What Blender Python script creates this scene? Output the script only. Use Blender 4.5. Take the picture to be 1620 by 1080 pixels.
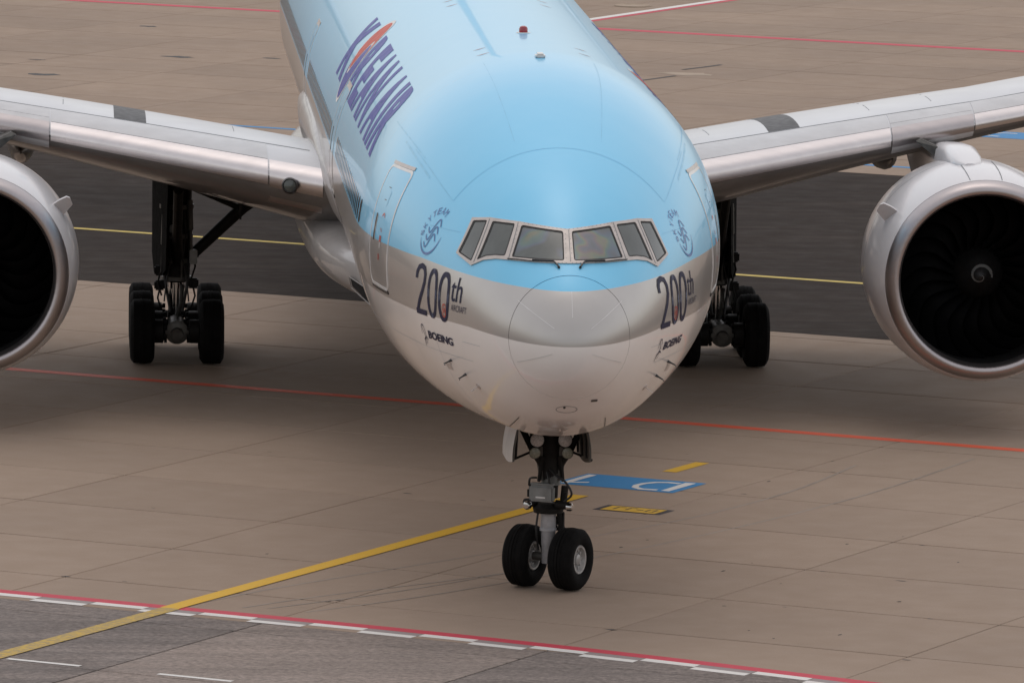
import bpy, bmesh, math, random
from mathutils import Vector, Matrix, Euler, geometry
random.seed(7)
sc = bpy.context.scene
for o in list(bpy.data.objects): bpy.data.objects.remove(o)
R = math.radians

# ------------------------------------------------------------------ camera
cam_d = bpy.data.cameras.new('camera'); cam = bpy.data.objects.new('camera', cam_d)
sc.collection.objects.link(cam)
YAW, PIT, ROL, FPX = 0.0603, 0.1235, 0.0131, 11687.7
fw = Vector((math.sin(YAW)*math.cos(PIT), math.cos(YAW)*math.cos(PIT), -math.sin(PIT)))
r0 = Vector((math.cos(YAW), -math.sin(YAW), 0)); u0 = r0.cross(fw)
rr = r0*math.cos(ROL) + u0*math.sin(ROL); uu = -r0*math.sin(ROL) + u0*math.cos(ROL)
m = Matrix((rr, uu, -fw)).transposed().to_4x4(); m.translation = Vector((-7.7574, -118.8368, 18.9309))
cam.matrix_world = m
cam_d.sensor_width = 36.0; cam_d.lens = 36.0*FPX/1620.0
cam_d.clip_start = 1.0; cam_d.clip_end = 6000.0
sc.camera = cam

# ------------------------------------------------------------------ light
W = bpy.data.worlds.new('World'); sc.world = W; W.use_nodes = True
SUN_EL, SUN_ROT = R(74), R(0)
nt = W.node_tree; nt.nodes.clear()
sky = nt.nodes.new('ShaderNodeTexSky'); sky.sky_type = 'NISHITA'; sky.sun_disc = False
sky.sun_elevation = SUN_EL; sky.sun_rotation = SUN_ROT; sky.dust_density = 2.0; sky.air_density = 1.0; sky.ozone_density = 1.0
gm = nt.nodes.new('ShaderNodeGamma'); gm.inputs[1].default_value = 0.88     # an overcast sky: far flatter than a clear one
hs = nt.nodes.new('ShaderNodeHueSaturation'); hs.inputs['Saturation'].default_value = 0.35
tint = nt.nodes.new('ShaderNodeMix'); tint.data_type = 'RGBA'; tint.blend_type = 'MULTIPLY'; tint.inputs[0].default_value = 1.0
tint.inputs[7].default_value = (1.0, 0.96, 0.93, 1)
bg = nt.nodes.new('ShaderNodeBackground'); bg.inputs['Strength'].default_value = 0.15
wo = nt.nodes.new('ShaderNodeOutputWorld')
nt.links.new(sky.outputs[0], gm.inputs[0]); nt.links.new(gm.outputs[0], hs.inputs['Color']); nt.links.new(hs.outputs[0], tint.inputs[6])
nt.links.new(tint.outputs[2], bg.inputs[0]); nt.links.new(bg.outputs[0], wo.inputs[0])
sd = bpy.data.lights.new('sun', 'SUN'); sd.energy = 0.5; sd.angle = R(178); sd.color = (1.0, 0.95, 0.9)
sun = bpy.data.objects.new('sun', sd); sc.collection.objects.link(sun)
# direction to the sun: azimuth matching the sky texture (rotation measured from +Y towards +X)
sdir = Vector((math.sin(SUN_ROT)*math.cos(SUN_EL), math.cos(SUN_ROT)*math.cos(SUN_EL), math.sin(SUN_EL)))
sun.rotation_euler = sdir.to_track_quat('Z', 'Y').to_euler()
sc.view_settings.view_transform = 'Standard'; sc.view_settings.look = 'None'
sc.view_settings.exposure = 0.32; sc.view_settings.gamma = 1.0; sc.view_settings.use_curve_mapping = False
sc.render.engine = 'CYCLES'
sc.cycles.max_bounces = 6; sc.cycles.use_denoising = True

# ------------------------------------------------------------------ materials
class N:
    """small node-wiring helper"""
    def __init__(self, name):
        self.m = bpy.data.materials.new(name); self.m.use_nodes = True
        self.t = self.m.node_tree; self.b = self.t.nodes['Principled BSDF']
    def n(self, typ, **kw):
        x = self.t.nodes.new(typ)
        for k, v in kw.items(): setattr(x, k, v)
        return x
    def l(self, a, b): self.t.links.new(a, b)
    def val(self, sock, v):
        if hasattr(v, 'links') or hasattr(v, 'is_linked'): self.l(v, sock)
        else: sock.default_value = v
    def math(self, op, a, b=0.0, c=0.0):
        x = self.n('ShaderNodeMath', operation=op)
        self.val(x.inputs[0], a); self.val(x.inputs[1], b); self.val(x.inputs[2], c)
        return x.outputs[0]
    def mix(self, f, a, b, blend='MIX'):
        x = self.n('ShaderNodeMix', data_type='RGBA', blend_type=blend)
        self.val(x.inputs[0], f)
        for s, v in ((x.inputs[6], a), (x.inputs[7], b)):
            if isinstance(v, tuple) and len(v) == 3: v = (*v, 1)
            self.val(s, v)
        return x.outputs[2]
    def noise(self, vec, scale, detail=4, rough=.55):
        x = self.n('ShaderNodeTexNoise'); self.l(vec, x.inputs['Vector'])
        x.inputs['Scale'].default_value = scale; x.inputs['Detail'].default_value = detail; x.inputs['Roughness'].default_value = rough
        return x.outputs[0]
    def mapr(self, v, a, b, c=0.0, d=1.0):
        x = self.n('ShaderNodeMapRange'); self.l(v, x.inputs[0])
        for i, q in enumerate((a, b, c, d)): x.inputs[i+1].default_value = q
        return x.outputs[0]
    def pos(self, rot=0.0, scale=(1, 1, 1)):
        g = self.n('ShaderNodeNewGeometry'); mp = self.n('ShaderNodeMapping')
        self.l(g.outputs['Position'], mp.inputs['Vector'])
        mp.inputs['Rotation'].default_value = (0, 0, rot); mp.inputs['Scale'].default_value = scale
        return mp.outputs[0]
    def obj(self): return self.n('ShaderNodeTexCoord').outputs['Object']
    def bump(self, h, s=.2, d=.01):
        x = self.n('ShaderNodeBump'); x.inputs['Strength'].default_value = s; x.inputs['Distance'].default_value = d
        self.l(h, x.inputs['Height']); self.l(x.outputs[0], self.b.inputs['Normal'])
    def set(self, base=None, rough=None, metal=None, coat=None, spec=None, coat_rough=None):
        for k, v in (('Base Color', base), ('Roughness', rough), ('Metallic', metal), ('Coat Weight', coat), ('Specular IOR Level', spec), ('Coat Roughness', coat_rough)):
            if v is None: continue
            if isinstance(v, tuple) and len(v) == 3: v = (*v, 1)
            self.val(self.b.inputs[k], v)
        return self

def simple(name, base, rough=.5, metal=0.0, coat=0.0, wear=.15, scale=3.0, spec=.5, coat_rough=.05):
    a = N(name); v = a.obj()
    f = a.mapr(a.noise(v, scale, 5), .3, .75, 0, 1)
    dark = tuple(c*(1-wear) for c in base); lite = tuple(min(1, c*(1+wear*.5)) for c in base)
    a.set(a.mix(f, dark, lite), a.mapr(a.noise(v, scale*2.3, 3), .3, .7, max(.02, rough-.06), min(1, rough+.08)), metal, coat, spec, coat_rough)
    return a.m

GA = -0.5299                                             # heading of the paving grid
def paving(name, base, dark, stain=.35, grit=.12, streak=0.0, rough=.82, gs=38, sp=.3):
    a = N(name); v = a.pos(-GA)
    oi = a.n('ShaderNodeObjectInfo').outputs['Random']
    big = a.mapr(a.noise(v, .16, 5, .6), .35, .68)
    mid = a.mapr(a.noise(v, 1.3, 6, .62), .32, .72)
    fine = a.mapr(a.noise(v, gs, 5, .75), .28, .72)
    vs = a.pos(-GA, (.12, 1.9, 1)); st = a.mapr(a.noise(vs, 1.0, 5, .65), .35, .7)
    c = a.mix(a.math('MULTIPLY', big, stain), base, dark)
    c = a.mix(a.math('MULTIPLY', mid, stain*.75), c, tuple(q*.8 for q in base))
    c = a.mix(a.math('MULTIPLY', st, streak), c, tuple(q*.62 for q in dark))
    c = a.mix(a.math('MULTIPLY', a.mapr(oi, 0, 1, -.5, .5), .16), c, (0, 0, 0)) if False else c
    tone = a.mapr(oi, 0, 1, .935, 1.045)
    tone = a.math('MULTIPLY', tone, a.mapr(fine, 0, 1, 1-grit, 1+grit))
    x = a.n('ShaderNodeVectorMath', operation='SCALE'); a.l(c, x.inputs[0]); a.l(tone, x.inputs['Scale'])
    a.set(x.outputs[0], a.mapr(mid, 0, 1, rough-.08, rough+.1), spec=sp)
    a.bump(fine, .25, .004)
    return a.m

M = {}
M['concrete'] = paving('concrete', (.345, .257, .193), (.265, .20, .153))
M['concrete_far'] = paving('concrete_far', (.345, .254, .186), (.252, .187, .141), stain=.6)
M['road_dark'] = paving('road_dark', (.26, .215, .19), (.15, .128, .118), stain=.9, grit=.55, streak=.7, gs=9)
M['road_light'] = paving('road_light', (.31, .25, .215), (.20, .168, .15), stain=.75, grit=.45, streak=.5, gs=9)
M['asphalt'] = paving('asphalt', (.056, .043, .036), (.033, .026, .023), stain=.6, grit=.25, streak=.6, sp=.06)
M['earth'] = paving('earth', (.33, .27, .22), (.25, .21, .17))
M['sealant'] = simple('sealant', (.055, .046, .04), .9, wear=.4, scale=.8)
M['iron'] = simple('iron', (.05, .045, .042), .7, wear=.4)
M['tan_patch'] = simple('tan_patch', (.42, .33, .25), .9, wear=.25, scale=1.5)

def road_paint(name, base, worn=.3, under=(.3, .25, .21), sc_=2.5, thr=.62):
    a = N(name); v = a.pos(-GA)
    f = a.mapr(a.noise(v, sc_, 7, .7), thr, thr+.16, 0, worn)
    f2 = a.mapr(a.noise(v, 45, 3, .7), .3, .75, .86, 1.06)
    c = a.mix(f, base, under)
    x = a.n('ShaderNodeVectorMath', operation='SCALE'); a.l(c, x.inputs[0]); a.l(f2, x.inputs['Scale'])
    a.set(x.outputs[0], .62, spec=.35)
    return a.m
M['p_yellow'] = road_paint('yellow_paint', (.72, .42, .02), .4)
M['p_yellow_worn'] = road_paint('yellow_paint_worn', (.60, .39, .05), .6, (.24, .20, .15), 9, .40)
M['p_yellow_thin'] = road_paint('yellow_paint_thin', (.62, .46, .09), .3, (.1, .09, .085))
M['p_red'] = road_paint('red_paint', (.56, .045, .075), .5)
M['p_orange'] = road_paint('orange_paint', (.78, .105, .035), .3)
M['p_white'] = road_paint('white_paint', (.76, .73, .69), .5)
M['p_grey'] = road_paint('grey_paint', (.30, .25, .24), .5)
M['p_blue'] = road_paint('blue_paint', (.035, .24, .52), .3)
M['p_black'] = road_paint('black_paint', (.035, .028, .035), .5)
M['p_yellow_sign'] = road_paint('yellow_sign_paint', (.70, .42, .03), .3)
M['tyre_mark'] = road_paint('tyre_mark', (.245, .205, .17), .9, (.33, .272, .225), 1.2, .4)

# ------------------------------------------------------------------ aircraft paint (bands follow the height on the body)
H = 5.538
def livery():
    a = N('livery_paint'); v = a.obj()
    s = a.n('ShaderNodeSeparateXYZ'); a.l(v, s.inputs[0])
    y, z = s.outputs[1], s.outputs[2]
    top = a.math('ADD', a.mapr(y, -5.5, -2.0, .06, .21), H)
    isb = a.math('GREATER_THAN', z, top)
    bot = a.math('ADD', a.mapr(y, -6.0, -4.0, -.76, -.66), H)
    isw = a.math('LESS_THAN', z, bot)
    dirt = a.mapr(a.noise(v, 1.1, 6, .6), .35, .75, 0, 1)
    blue = a.mix(dirt, (.19, .615, .91), (.21, .63, .92))
    white = a.mix(a.math('MULTIPLY', dirt, .2), (.88, .825, .78), (.74, .68, .63))
    silver = a.mix(dirt, (.50, .475, .45), (.53, .505, .48))
    c = a.mix(isb, silver, blue); c = a.mix(isw, c, white)
    mid = a.math('MULTIPLY', a.math('SUBTRACT', 1.0, isb), a.math('SUBTRACT', 1.0, isw))
    a.set(c, a.math('ADD', a.math('MULTIPLY', mid, -.02), .30), a.math('MULTIPLY', mid, .55), a.math('SUBTRACT', .38, a.math('MULTIPLY', isw, -.5)), .4, .03)
    a.bump(a.noise(v, 1.4, 2, .4), .10, .03)
    return a.m
M['livery'] = livery()
M['frame'] = simple('window_frame_paint', (.56, .50, .46), .42, .3, .3, wear=.15, scale=6)
M['seal'] = simple('black_seal', (.018, .017, .017), .55)
def glass_m(name, base, film):
    a = N(name); v = a.obj()
    f = a.mapr(a.noise(v, 1.7, 3), .3, .7)
    c = a.mix(f, base, tuple(q*1.9 for q in base))  # paler patches: reflections put into the glass colour
    if film:                                              # stress colours of heated screens, an iridescent sheen put into the base colour
        rp = a.n('ShaderNodeValToRGB'); el = rp.color_ramp.elements
        el[0].position = .44; el[0].color = (0, 0, 0, 1); el[1].position = .78; el[1].color = (0, 0, 0, 1)
        for p_, c_ in ((.49, (.03, .03, .09)), (.54, (.03, .08, .18)), (.585, (.04, .15, .12)), (.625, (.19, .17, .05)), (.665, (.19, .07, .09)), (.71, (.07, .05, .13))):
            e = el.new(p_); e.color = (*c_, 1)
        a.l(a.noise(v, 2.3, 1.2, .4), rp.inputs[0])
        c = a.mix(.42, c, rp.outputs[0], 'ADD')
    a.set(c, .05, 0, .5, .55, .02)
    return a.m
M['screen_glass'] = glass_m('windscreen_glass', (.058, .066, .062), True)
M['side_glass'] = glass_m('side_glass', (.046, .052, .046), False)
M['cabin_glass'] = simple('cabin_glass', (.045, .045, .05), .12, spec=.6)
M['white_trim'] = simple('white_trim', (.74, .72, .70), .35, coat=.5)
M['navy'] = simple('navy_vinyl', (.012, .013, .05), .5, wear=.1, spec=.3)
M['logo_blue'] = simple('logo_blue', (.055, .15, .40), .4, coat=.3, wear=.05)
M['title_blue'] = simple('title_blue', (.025, .04, .34), .5, coat=.12, wear=.05, spec=.3)
M['logo_red'] = simple('logo_red', (.60, .05, .02), .5, coat=.1, spec=.25)
M['logo_white'] = simple('logo_white', (.78, .75, .72), .5, coat=.1, spec=.25)
M['red_mark'] = simple('red_mark', (.50, .05, .03), .4, coat=.5)
M['black_mark'] = simple('black_mark', (.02, .018, .018), .4, coat=.3)
M['grey_line'] = simple('panel_line', (.18, .19, .2), .6)
M['lap'] = simple('skin_lap', (.42, .45, .47), .5)
M['blue_line'] = simple('blue_panel_line', (.18, .59, .87), .36, coat=.38)
M['strip'] = simple('diverter_strip', (.72, .70, .68), .35, .2, .3)
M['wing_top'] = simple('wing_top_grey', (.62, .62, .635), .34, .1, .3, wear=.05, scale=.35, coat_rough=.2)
M['slat'] = simple('slat_grey', (.56, .55, .55), .34, .1, .3, wear=.12, scale=1.5)
def brushed(name, base, rough):
    a = N(name); v = a.obj()
    mp = a.n('ShaderNodeMapping'); a.l(v, mp.inputs['Vector']); mp.inputs['Scale'].default_value = (.6, 2.2, 2.2)
    f = a.mapr(a.noise(mp.outputs[0], 2.0, 6, .65), .3, .72)
    a.set(a.mix(f, tuple(q*.88 for q in base), base), a.mapr(f, 0, 1, rough+.03, rough), 1.0)
    return a.m
M['bare_metal'] = brushed('bare_leading_edge', (.74, .69, .68), .27)
M['lip_metal'] = brushed('inlet_lip_metal', (.50, .46, .46), .36)
M['wing_under'] = simple('wing_under_shaded', (.15, .136, .126), .35, .1, .5, wear=.2, scale=.8)  # underside far darker than the top: its shade is put into the colour
M['fairing'] = simple('fairing_paint', (.37, .35, .335), .38, 0, .45, wear=.12, scale=.9)
M['nacelle'] = simple('nacelle_paint', (.76, .735, .735), .36, 0, .6, wear=.03, scale=.5, coat_rough=.1)
M['walk'] = simple('rubber_walkway', (.035, .034, .036), .5, wear=.3)
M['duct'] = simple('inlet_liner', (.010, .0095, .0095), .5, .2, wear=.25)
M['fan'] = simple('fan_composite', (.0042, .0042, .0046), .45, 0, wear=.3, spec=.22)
M['spinner'] = simple('spinner_black', (.009, .0085, .0085), .45, wear=.2)
M['spiral'] = simple('spiral_white', (.13, .13, .125), .6)
M['tyre'] = simple('tyre_rubber', (.0075, .0069, .0067), .85, wear=.35, scale=7, spec=.12)
M['hub'] = simple('hub_paint', (.44, .43, .42), .42, .35, wear=.3, scale=9)
M['gear_grey'] = simple('gear_grey', (.12, .115, .105), .45, .4, wear=.4, scale=6)
M['gear_dark'] = simple('gear_dark', (.015, .0135, .0125), .6, 0, wear=.4, scale=6, spec=.2)
M['chrome'] = simple('polished_strut', (.62, .61, .60), .14, 1.0, wear=.1)
M['strut_white'] = simple('strut_white', (.42, .41, .42), .4, .1, wear=.25, scale=6)
M['box_grey'] = simple('box_grey', (.24, .245, .24), .4, .4, wear=.25, scale=6)
M['door_in'] = simple('door_inner', (.085, .078, .068), .55, .2, wear=.5, scale=4)
M['lamp'] = simple('lamp_lens', (.78, .72, .68), .35, .0, .2, wear=.3, scale=40)
M['lamp_small'] = simple('lamp_lens_small', (.36, .37, .29), .3, .0, .4, wear=.4, scale=40)
M['beacon'] = simple('beacon_red', (.35, .012, .03), .12, 0, 1.0, wear=.1)
M['hose'] = simple('hose_black', (.015, .014, .014), .5)
M['gear_black'] = simple('gear_black', (.004, .0036, .0034), .8, spec=.03)
M['hole'] = simple('opening_shade', (.008, .008, .008), .9)  # near-black: the shade inside openings, put into the colour

# ------------------------------------------------------------------ mesh helpers
def link(name, me, mat, parent=None, smooth=True):
    o = bpy.data.objects.new(name, me); sc.collection.objects.link(o)
    if mat is not None and not me.materials: me.materials.append(mat)
    if smooth:
        me.polygons.foreach_set('use_smooth', [True]*len(me.polygons))
    if parent is not None: o.parent = parent
    return o
def mesh(name, vs, fs, mat, parent=None, smooth=True, angle=None):
    me = bpy.data.meshes.new(name); me.from_pydata([tuple(v) for v in vs], [], fs); me.update()
    o = link(name, me, mat, parent, smooth)
    if smooth and angle: me.set_sharp_from_angle(angle=R(angle))
    return o
def bm_obj(name, bm, mat, parent=None, smooth=True, angle=35):
    bmesh.ops.recalc_face_normals(bm, faces=bm.faces)
    me = bpy.data.meshes.new(name); bm.to_mesh(me); bm.free()
    o = link(name, me, mat, parent, smooth)
    if smooth and angle: me.set_sharp_from_angle(angle=R(angle))
    return o
def empty(name, loc=(0, 0, 0)):
    o = bpy.data.objects.new(name, None); o.location = loc; sc.collection.objects.link(o); return o
def frame_of(d):
    d = Vector(d).normalized()
    a = Vector((0, 0, 1)) if abs(d.z) < .9 else Vector((1, 0, 0))
    x = d.cross(a).normalized(); return x, d.cross(x).normalized()
def add_tube(bm, pts, rad, n=12, cap=True):
    pts = [Vector(p) for p in pts]; rs = rad if isinstance(rad, (list, tuple)) else [rad]*len(pts)
    rings = []
    x = None
    for i, p in enumerate(pts):
        d = (pts[min(i+1, len(pts)-1)] - pts[max(i-1, 0)]).normalized()
        if x is None: x, y = frame_of(d)
        else:
            x = (x - d*x.dot(d)).normalized(); y = d.cross(x)
        rings.append([bm.verts.new(p + (x*math.cos(2*math.pi*k/n) + y*math.sin(2*math.pi*k/n))*rs[i]) for k in range(n)])
    for a, b in zip(rings, rings[1:]):
        for k in range(n): bm.faces.new((a[k], a[(k+1) % n], b[(k+1) % n], b[k]))
    if cap: bm.faces.new(rings[0][::-1]); bm.faces.new(rings[-1])
def add_lathe(bm, prof, origin, axis, n=32, cap=False):
    """prof: (distance along axis, radius)"""
    origin = Vector(origin); d = Vector(axis).normalized(); x, y = frame_of(d); rings = []
    for s, r_ in prof:
        if r_ < 1e-5: rings.append([bm.verts.new(origin + d*s)])
        else: rings.append([bm.verts.new(origin + d*s + (x*math.cos(2*math.pi*k/n) + y*math.sin(2*math.pi*k/n))*r_) for k in range(n)])
    for a, b in zip(rings, rings[1:]):
        for k in range(n):
            k2 = (k+1) % n
            if len(a) == 1 and len(b) == 1: continue
            if len(a) == 1: bm.faces.new((a[0], b[k2], b[k]))
            elif len(b) == 1: bm.faces.new((a[k], a[k2], b[0]))
            else: bm.faces.new((a[k], a[k2], b[k2], b[k]))
    if cap:
        if len(rings[0]) > 1: bm.faces.new(rings[0][::-1])
        if len(rings[-1]) > 1: bm.faces.new(rings[-1])
def add_box(bm, c, s, rot=None, bevel=0.0):
    t = bmesh.new(); bmesh.ops.create_cube(t, size=1.0)
    for v in t.verts: v.co = Vector((v.co.x*s[0], v.co.y*s[1], v.co.z*s[2]))
    if bevel: bmesh.ops.bevel(t, geom=list(t.edges), offset=bevel, segments=2, affect='EDGES')
    mt = Matrix.Translation(c) @ (rot.to_4x4() if rot else Matrix())
    bmesh.ops.transform(t, matrix=mt, verts=t.verts)
    me = bpy.data.meshes.new('t'); t.to_mesh(me); t.free(); bm.from_mesh(me); bpy.data.meshes.remove(me)
def add_prism(bm, poly, d):
    """poly: 3D points of a planar outline; d: extrusion vector"""
    d = Vector(d); a = [bm.verts.new(Vector(p)) for p in poly]; b = [bm.verts.new(Vector(p)+d) for p in poly]
    bm.faces.new(a[::-1]); bm.faces.new(b)
    for i in range(len(a)): j = (i+1) % len(a); bm.faces.new((a[i], a[j], b[j], b[i]))
def pchip(xs, ys):
    n = len(xs); h = [xs[i+1]-xs[i] for i in range(n-1)]; dl = [(ys[i+1]-ys[i])/h[i] for i in range(n-1)]
    d = [0.0]*n; d[0] = dl[0]; d[-1] = dl[-1]
    for i in range(1, n-1):
        if dl[i-1]*dl[i] > 0:
            w1 = 2*h[i]+h[i-1]; w2 = h[i]+2*h[i-1]; d[i] = (w1+w2)/(w1/dl[i-1]+w2/dl[i])
    def f(x):
        x = min(max(x, xs[0]), xs[-1]); i = 0
        while i < n-2 and x > xs[i+1]: i += 1
        t = (x-xs[i])/h[i]; t2 = t*t; t3 = t2*t
        return (2*t3-3*t2+1)*ys[i] + (t3-2*t2+t)*h[i]*d[i] + (-2*t3+3*t2)*ys[i+1] + (t3-t2)*h[i]*d[i+1]
    return f

# ------------------------------------------------------------------ fuselage shape
YN = -5.80
PR = [(0.0,-0.80,-0.80,0.0),(0.02,-0.62,-0.97,.17),(0.08,-0.44,-1.13,.33),(0.2,-0.23,-1.31,.52),(0.4,.02,-1.49,.73),(0.72,.29,-1.70,.97),(1.0,.50,-1.86,1.14),
(1.5,.90,-2.12,1.40),(2.0,1.25,-2.31,1.62),(2.5,1.54,-2.45,1.82),(3.0,1.78,-2.57,2.00),(3.5,1.99,-2.68,2.17),(4,2.18,-2.72,2.33),(5,2.51,-2.82,2.58),(6,2.76,-2.91,2.79),
(7,2.93,-2.98,2.94),(8,3.03,-3.04,3.04),(9,3.08,-3.09,3.09),(10,3.1,-3.1,3.1),(12,3.1,-3.1,3.1),(56,3.1,-3.1,3.1),(60,3.09,-2.6,2.95),(64,3.02,-1.5,2.45),(69,2.92,.1,1.45),(72.5,2.7,1.3,.6),(73.5,2.35,1.75,.12)]
PR = [(a*.975, b*.972, c*.972, d*.972) for a, b, c, d in PR]
_sx = [math.sqrt(q[0]) for q in PR]
_ft, _fb, _fwd = (pchip(_sx, [q[i] for q in PR]) for i in (1, 2, 3))
Y_END = YN + PR[-1][0]
def sect(y):
    s = math.sqrt(max(0.0, y-YN)); t, b, w = _ft(s), _fb(s), _fwd(s)
    return H+(t+b)/2, max((t-b)/2, 1e-4), max(w, 1e-4)
def surf(y, th):
    zc, h, w = sect(y); return Vector((w*math.cos(th), y, zc+h*math.sin(th)))
def Fimp(p):
    zc, h, w = sect(p[1]); return (p[0]/w)**2 + ((p[2]-zc)/h)**2 - 1
def normal_at(p):
    e = 1e-3; p = Vector(p)
    g = Vector([Fimp(p+Vector(d)*e) - Fimp(p-Vector(d)*e) for d in ((1,0,0),(0,1,0),(0,0,1))])
    return g.normalized()
def front(x, z):                                          # frontal projection onto the nose
    a, b = YN+1e-6, 4.0
    for _ in range(48):
        c = (a+b)/2
        if Fimp((x, c, z)) > 0: a = c
        else: b = c
    return Vector((x, b, z))
def side(sg):
    def f(y, z):                                          # z relative to the body axis
        zc, h, w = sect(y); q = max(0.0, 1-((H+z-zc)/h)**2); return Vector((sg*w*math.sqrt(q), y, H+z))
    return f
def girth(sg):
    def f(y, th): 
        p = surf(y, th); return Vector((sg*p.x, p.y, p.z))
    return f
def off(p, d): return p + normal_at(p)*d

def conform(name, tris, mapper, lift, mat, parent, step=.12, skirt=0.0):
    """2D faces -> a thin shell lying on the body"""
    vs, fs = tris; bm = bmesh.new()
    bv = [bm.verts.new((v[0], v[1], 0)) for v in vs]
    for f in fs:
        try: bm.faces.new([bv[i] for i in f])
        except ValueError: pass
    bmesh.ops.remove_doubles(bm, verts=bm.verts, dist=1e-5)
    for ax in (0, 1):
        lo = min(v.co[ax] for v in bm.verts); hi = max(v.co[ax] for v in bm.verts)
        n = int((hi-lo)/(step[ax] if isinstance(step, tuple) else step))
        for i in range(1, n+1):
            co = [0, 0, 0]; no = [0, 0, 0]; co[ax] = lo+i*(hi-lo)/(n+1); no[ax] = 1
            bmesh.ops.bisect_plane(bm, geom=list(bm.verts)+list(bm.edges)+list(bm.faces), plane_co=co, plane_no=no)
    base = {}
    for v in bm.verts:
        p = mapper(v.co.x, v.co.y); base[v] = p
    if skirt:
        ed = [e for e in bm.edges if len(e.link_faces) == 1]
        r = bmesh.ops.extrude_edge_only(bm, edges=ed)
        old = {}
        nv = [g for g in r['geom'] if isinstance(g, bmesh.types.BMVert)]
        low = set(nv)
        for v in nv:
            base[v] = mapper(v.co.x, v.co.y)
        for v in bm.verts: v.co = off(base[v], lift-skirt if v in low else lift)
    else:
        for v in bm.verts: v.co = off(base[v], lift)
    bm.normal_update()
    for f in bm.faces:
        c = f.calc_center_median()
        if len(set(f.verts)) and f.normal.dot(normal_at(c)) < -.2: f.normal_flip()
    me = bpy.data.meshes.new(name); bm.to_mesh(me); bm.free()
    o = link(name, me, mat, parent, True)
    if skirt: me.set_sharp_from_angle(angle=R(40))
    return o
def in_loop(p, lp):
    c = False; n = len(lp)
    for i in range(n):
        a, b = lp[i], lp[(i+1) % n]
        if (a[1] > p[1]) != (b[1] > p[1]) and p[0] < (b[0]-a[0])*(p[1]-a[1])/(b[1]-a[1])+a[0]: c = not c
    return c
def fill(loops):
    vs, es = [], []
    for lp in loops:
        k = len(vs); vs += [Vector((q[0], q[1])) for q in lp]; es += [(k+i, k+(i+1) % len(lp)) for i in range(len(lp))]
    v, e, f, *_ = geometry.delaunay_2d_cdt(vs, es, [], 0, 1e-6)
    out = []
    for t in f:
        c = (sum(v[i].x for i in t)/len(t), sum(v[i].y for i in t)/len(t))
        if sum(in_loop(c, lp) for lp in loops) % 2: out.append(tuple(t))
    return [(q.x, q.y) for q in v], out
def rounded(poly, r, n=4):
    out = []; k = len(poly)
    for i in range(k):
        p0, p, p1 = Vector(poly[i-1]), Vector(poly[i]), Vector(poly[(i+1) % k])
        a = (p0-p); b = (p1-p); q = min(r, a.length*.45, b.length*.45); a = p+a.normalized()*q; b = p+b.normalized()*q
        for j in range(n+1):
            t = j/n; out.append(tuple(a*(1-t)**2 + p*2*t*(1-t) + b*t*t))
    return out
def inset(poly, d):
    k = len(poly); out = []
    ar = sum(poly[i][0]*poly[(i+1) % k][1]-poly[(i+1) % k][0]*poly[i][1] for i in range(k)); s = 1 if ar > 0 else -1
    for i in range(k):
        p0, p, p1 = Vector(poly[i-1]), Vector(poly[i]), Vector(poly[(i+1) % k])
        e0 = (p-p0).normalized(); e1 = (p1-p).normalized()
        n0 = Vector((-e0.y, e0.x))*s; n1 = Vector((-e1.y, e1.x))*s
        b = (n0+n1); b = b/ max(.3, b.length_squared)*2
        out.append(tuple(p + b*d))
    return out
def ribbon(pts, w):
    ws = w if isinstance(w, (list, tuple)) else [w]*len(pts); vs = []
    for i, p in enumerate(pts):
        a = Vector(pts[max(i-1, 0)]); b = Vector(pts[min(i+1, len(pts)-1)]); d = (b-a).normalized(); n = Vector((-d.y, d.x))
        vs += [tuple(Vector(p)+n*ws[i]/2), tuple(Vector(p)-n*ws[i]/2)]
    return vs, [(2*i, 2*i+1, 2*i+3, 2*i+2) for i in range(len(pts)-1)]
def text2d(s, bold=0.0, shear=0.0):
    cu = bpy.data.curves.new('t', 'FONT'); cu.body = s; cu.offset = bold; cu.shear = shear; cu.resolution_u = 4
    o = bpy.data.objects.new('t', cu); sc.collection.objects.link(o)
    dg = bpy.context.evaluated_depsgraph_get(); me = bpy.data.meshes.new_from_object(o.evaluated_get(dg))
    vs = [(v.co.x, v.co.y) for v in me.vertices]; fs = [tuple(p.vertices) for p in me.polygons]
    bpy.data.objects.remove(o); bpy.data.curves.remove(cu); bpy.data.meshes.remove(me)
    x0 = min(v[0] for v in vs); x1 = max(v[0] for v in vs); y0 = min(v[1] for v in vs); y1 = max(v[1] for v in vs)
    return [((v[0]-x0)/(x1-x0), (v[1]-y0)/(y1-y0)) for v in vs], fs
def place2d(t, x0, x1, y0, y1):
    return [(x0+(x1-x0)*a, y0+(y1-y0)*b) for a, b in t[0]], t[1]

# ================================================================== GROUND
cg, sg_ = math.cos(GA), math.sin(GA)
def G(u, v, z=0.0): return (u*cg - v*sg_, u*sg_ + v*cg, z)
GROT = Matrix.Rotation(GA, 3, 'Z')
DU, DV, U0, V0 = 5.0625, 3.587, -2.53, 1.08
ground = mesh('ground', [(-2500, -2500, -.16), (2500, -2500, -.16), (2500, 2500, -.16), (-2500, 2500, -.16)], [(0, 1, 2, 3)], M['earth'], smooth=False)
ground['kind'] = 'structure'
def sheet(name, quad, z, mat, parent):
    return mesh(name, [G(u, v, z) for u, v in quad], [tuple(range(len(quad)))], mat, parent, smooth=False)
def rect(u0_, u1_, v0_, v1_): return [(u0_, v0_), (u1_, v0_), (u1_, v1_), (u0_, v1_)]
def pave_bed(name, quad, z, mat):
    o = sheet(name, quad, z, mat, None); o['kind'] = 'structure'; return o
V_RED, V_ASP0, V_ASP1 = -4.95, 34.1, 65.6
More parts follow.
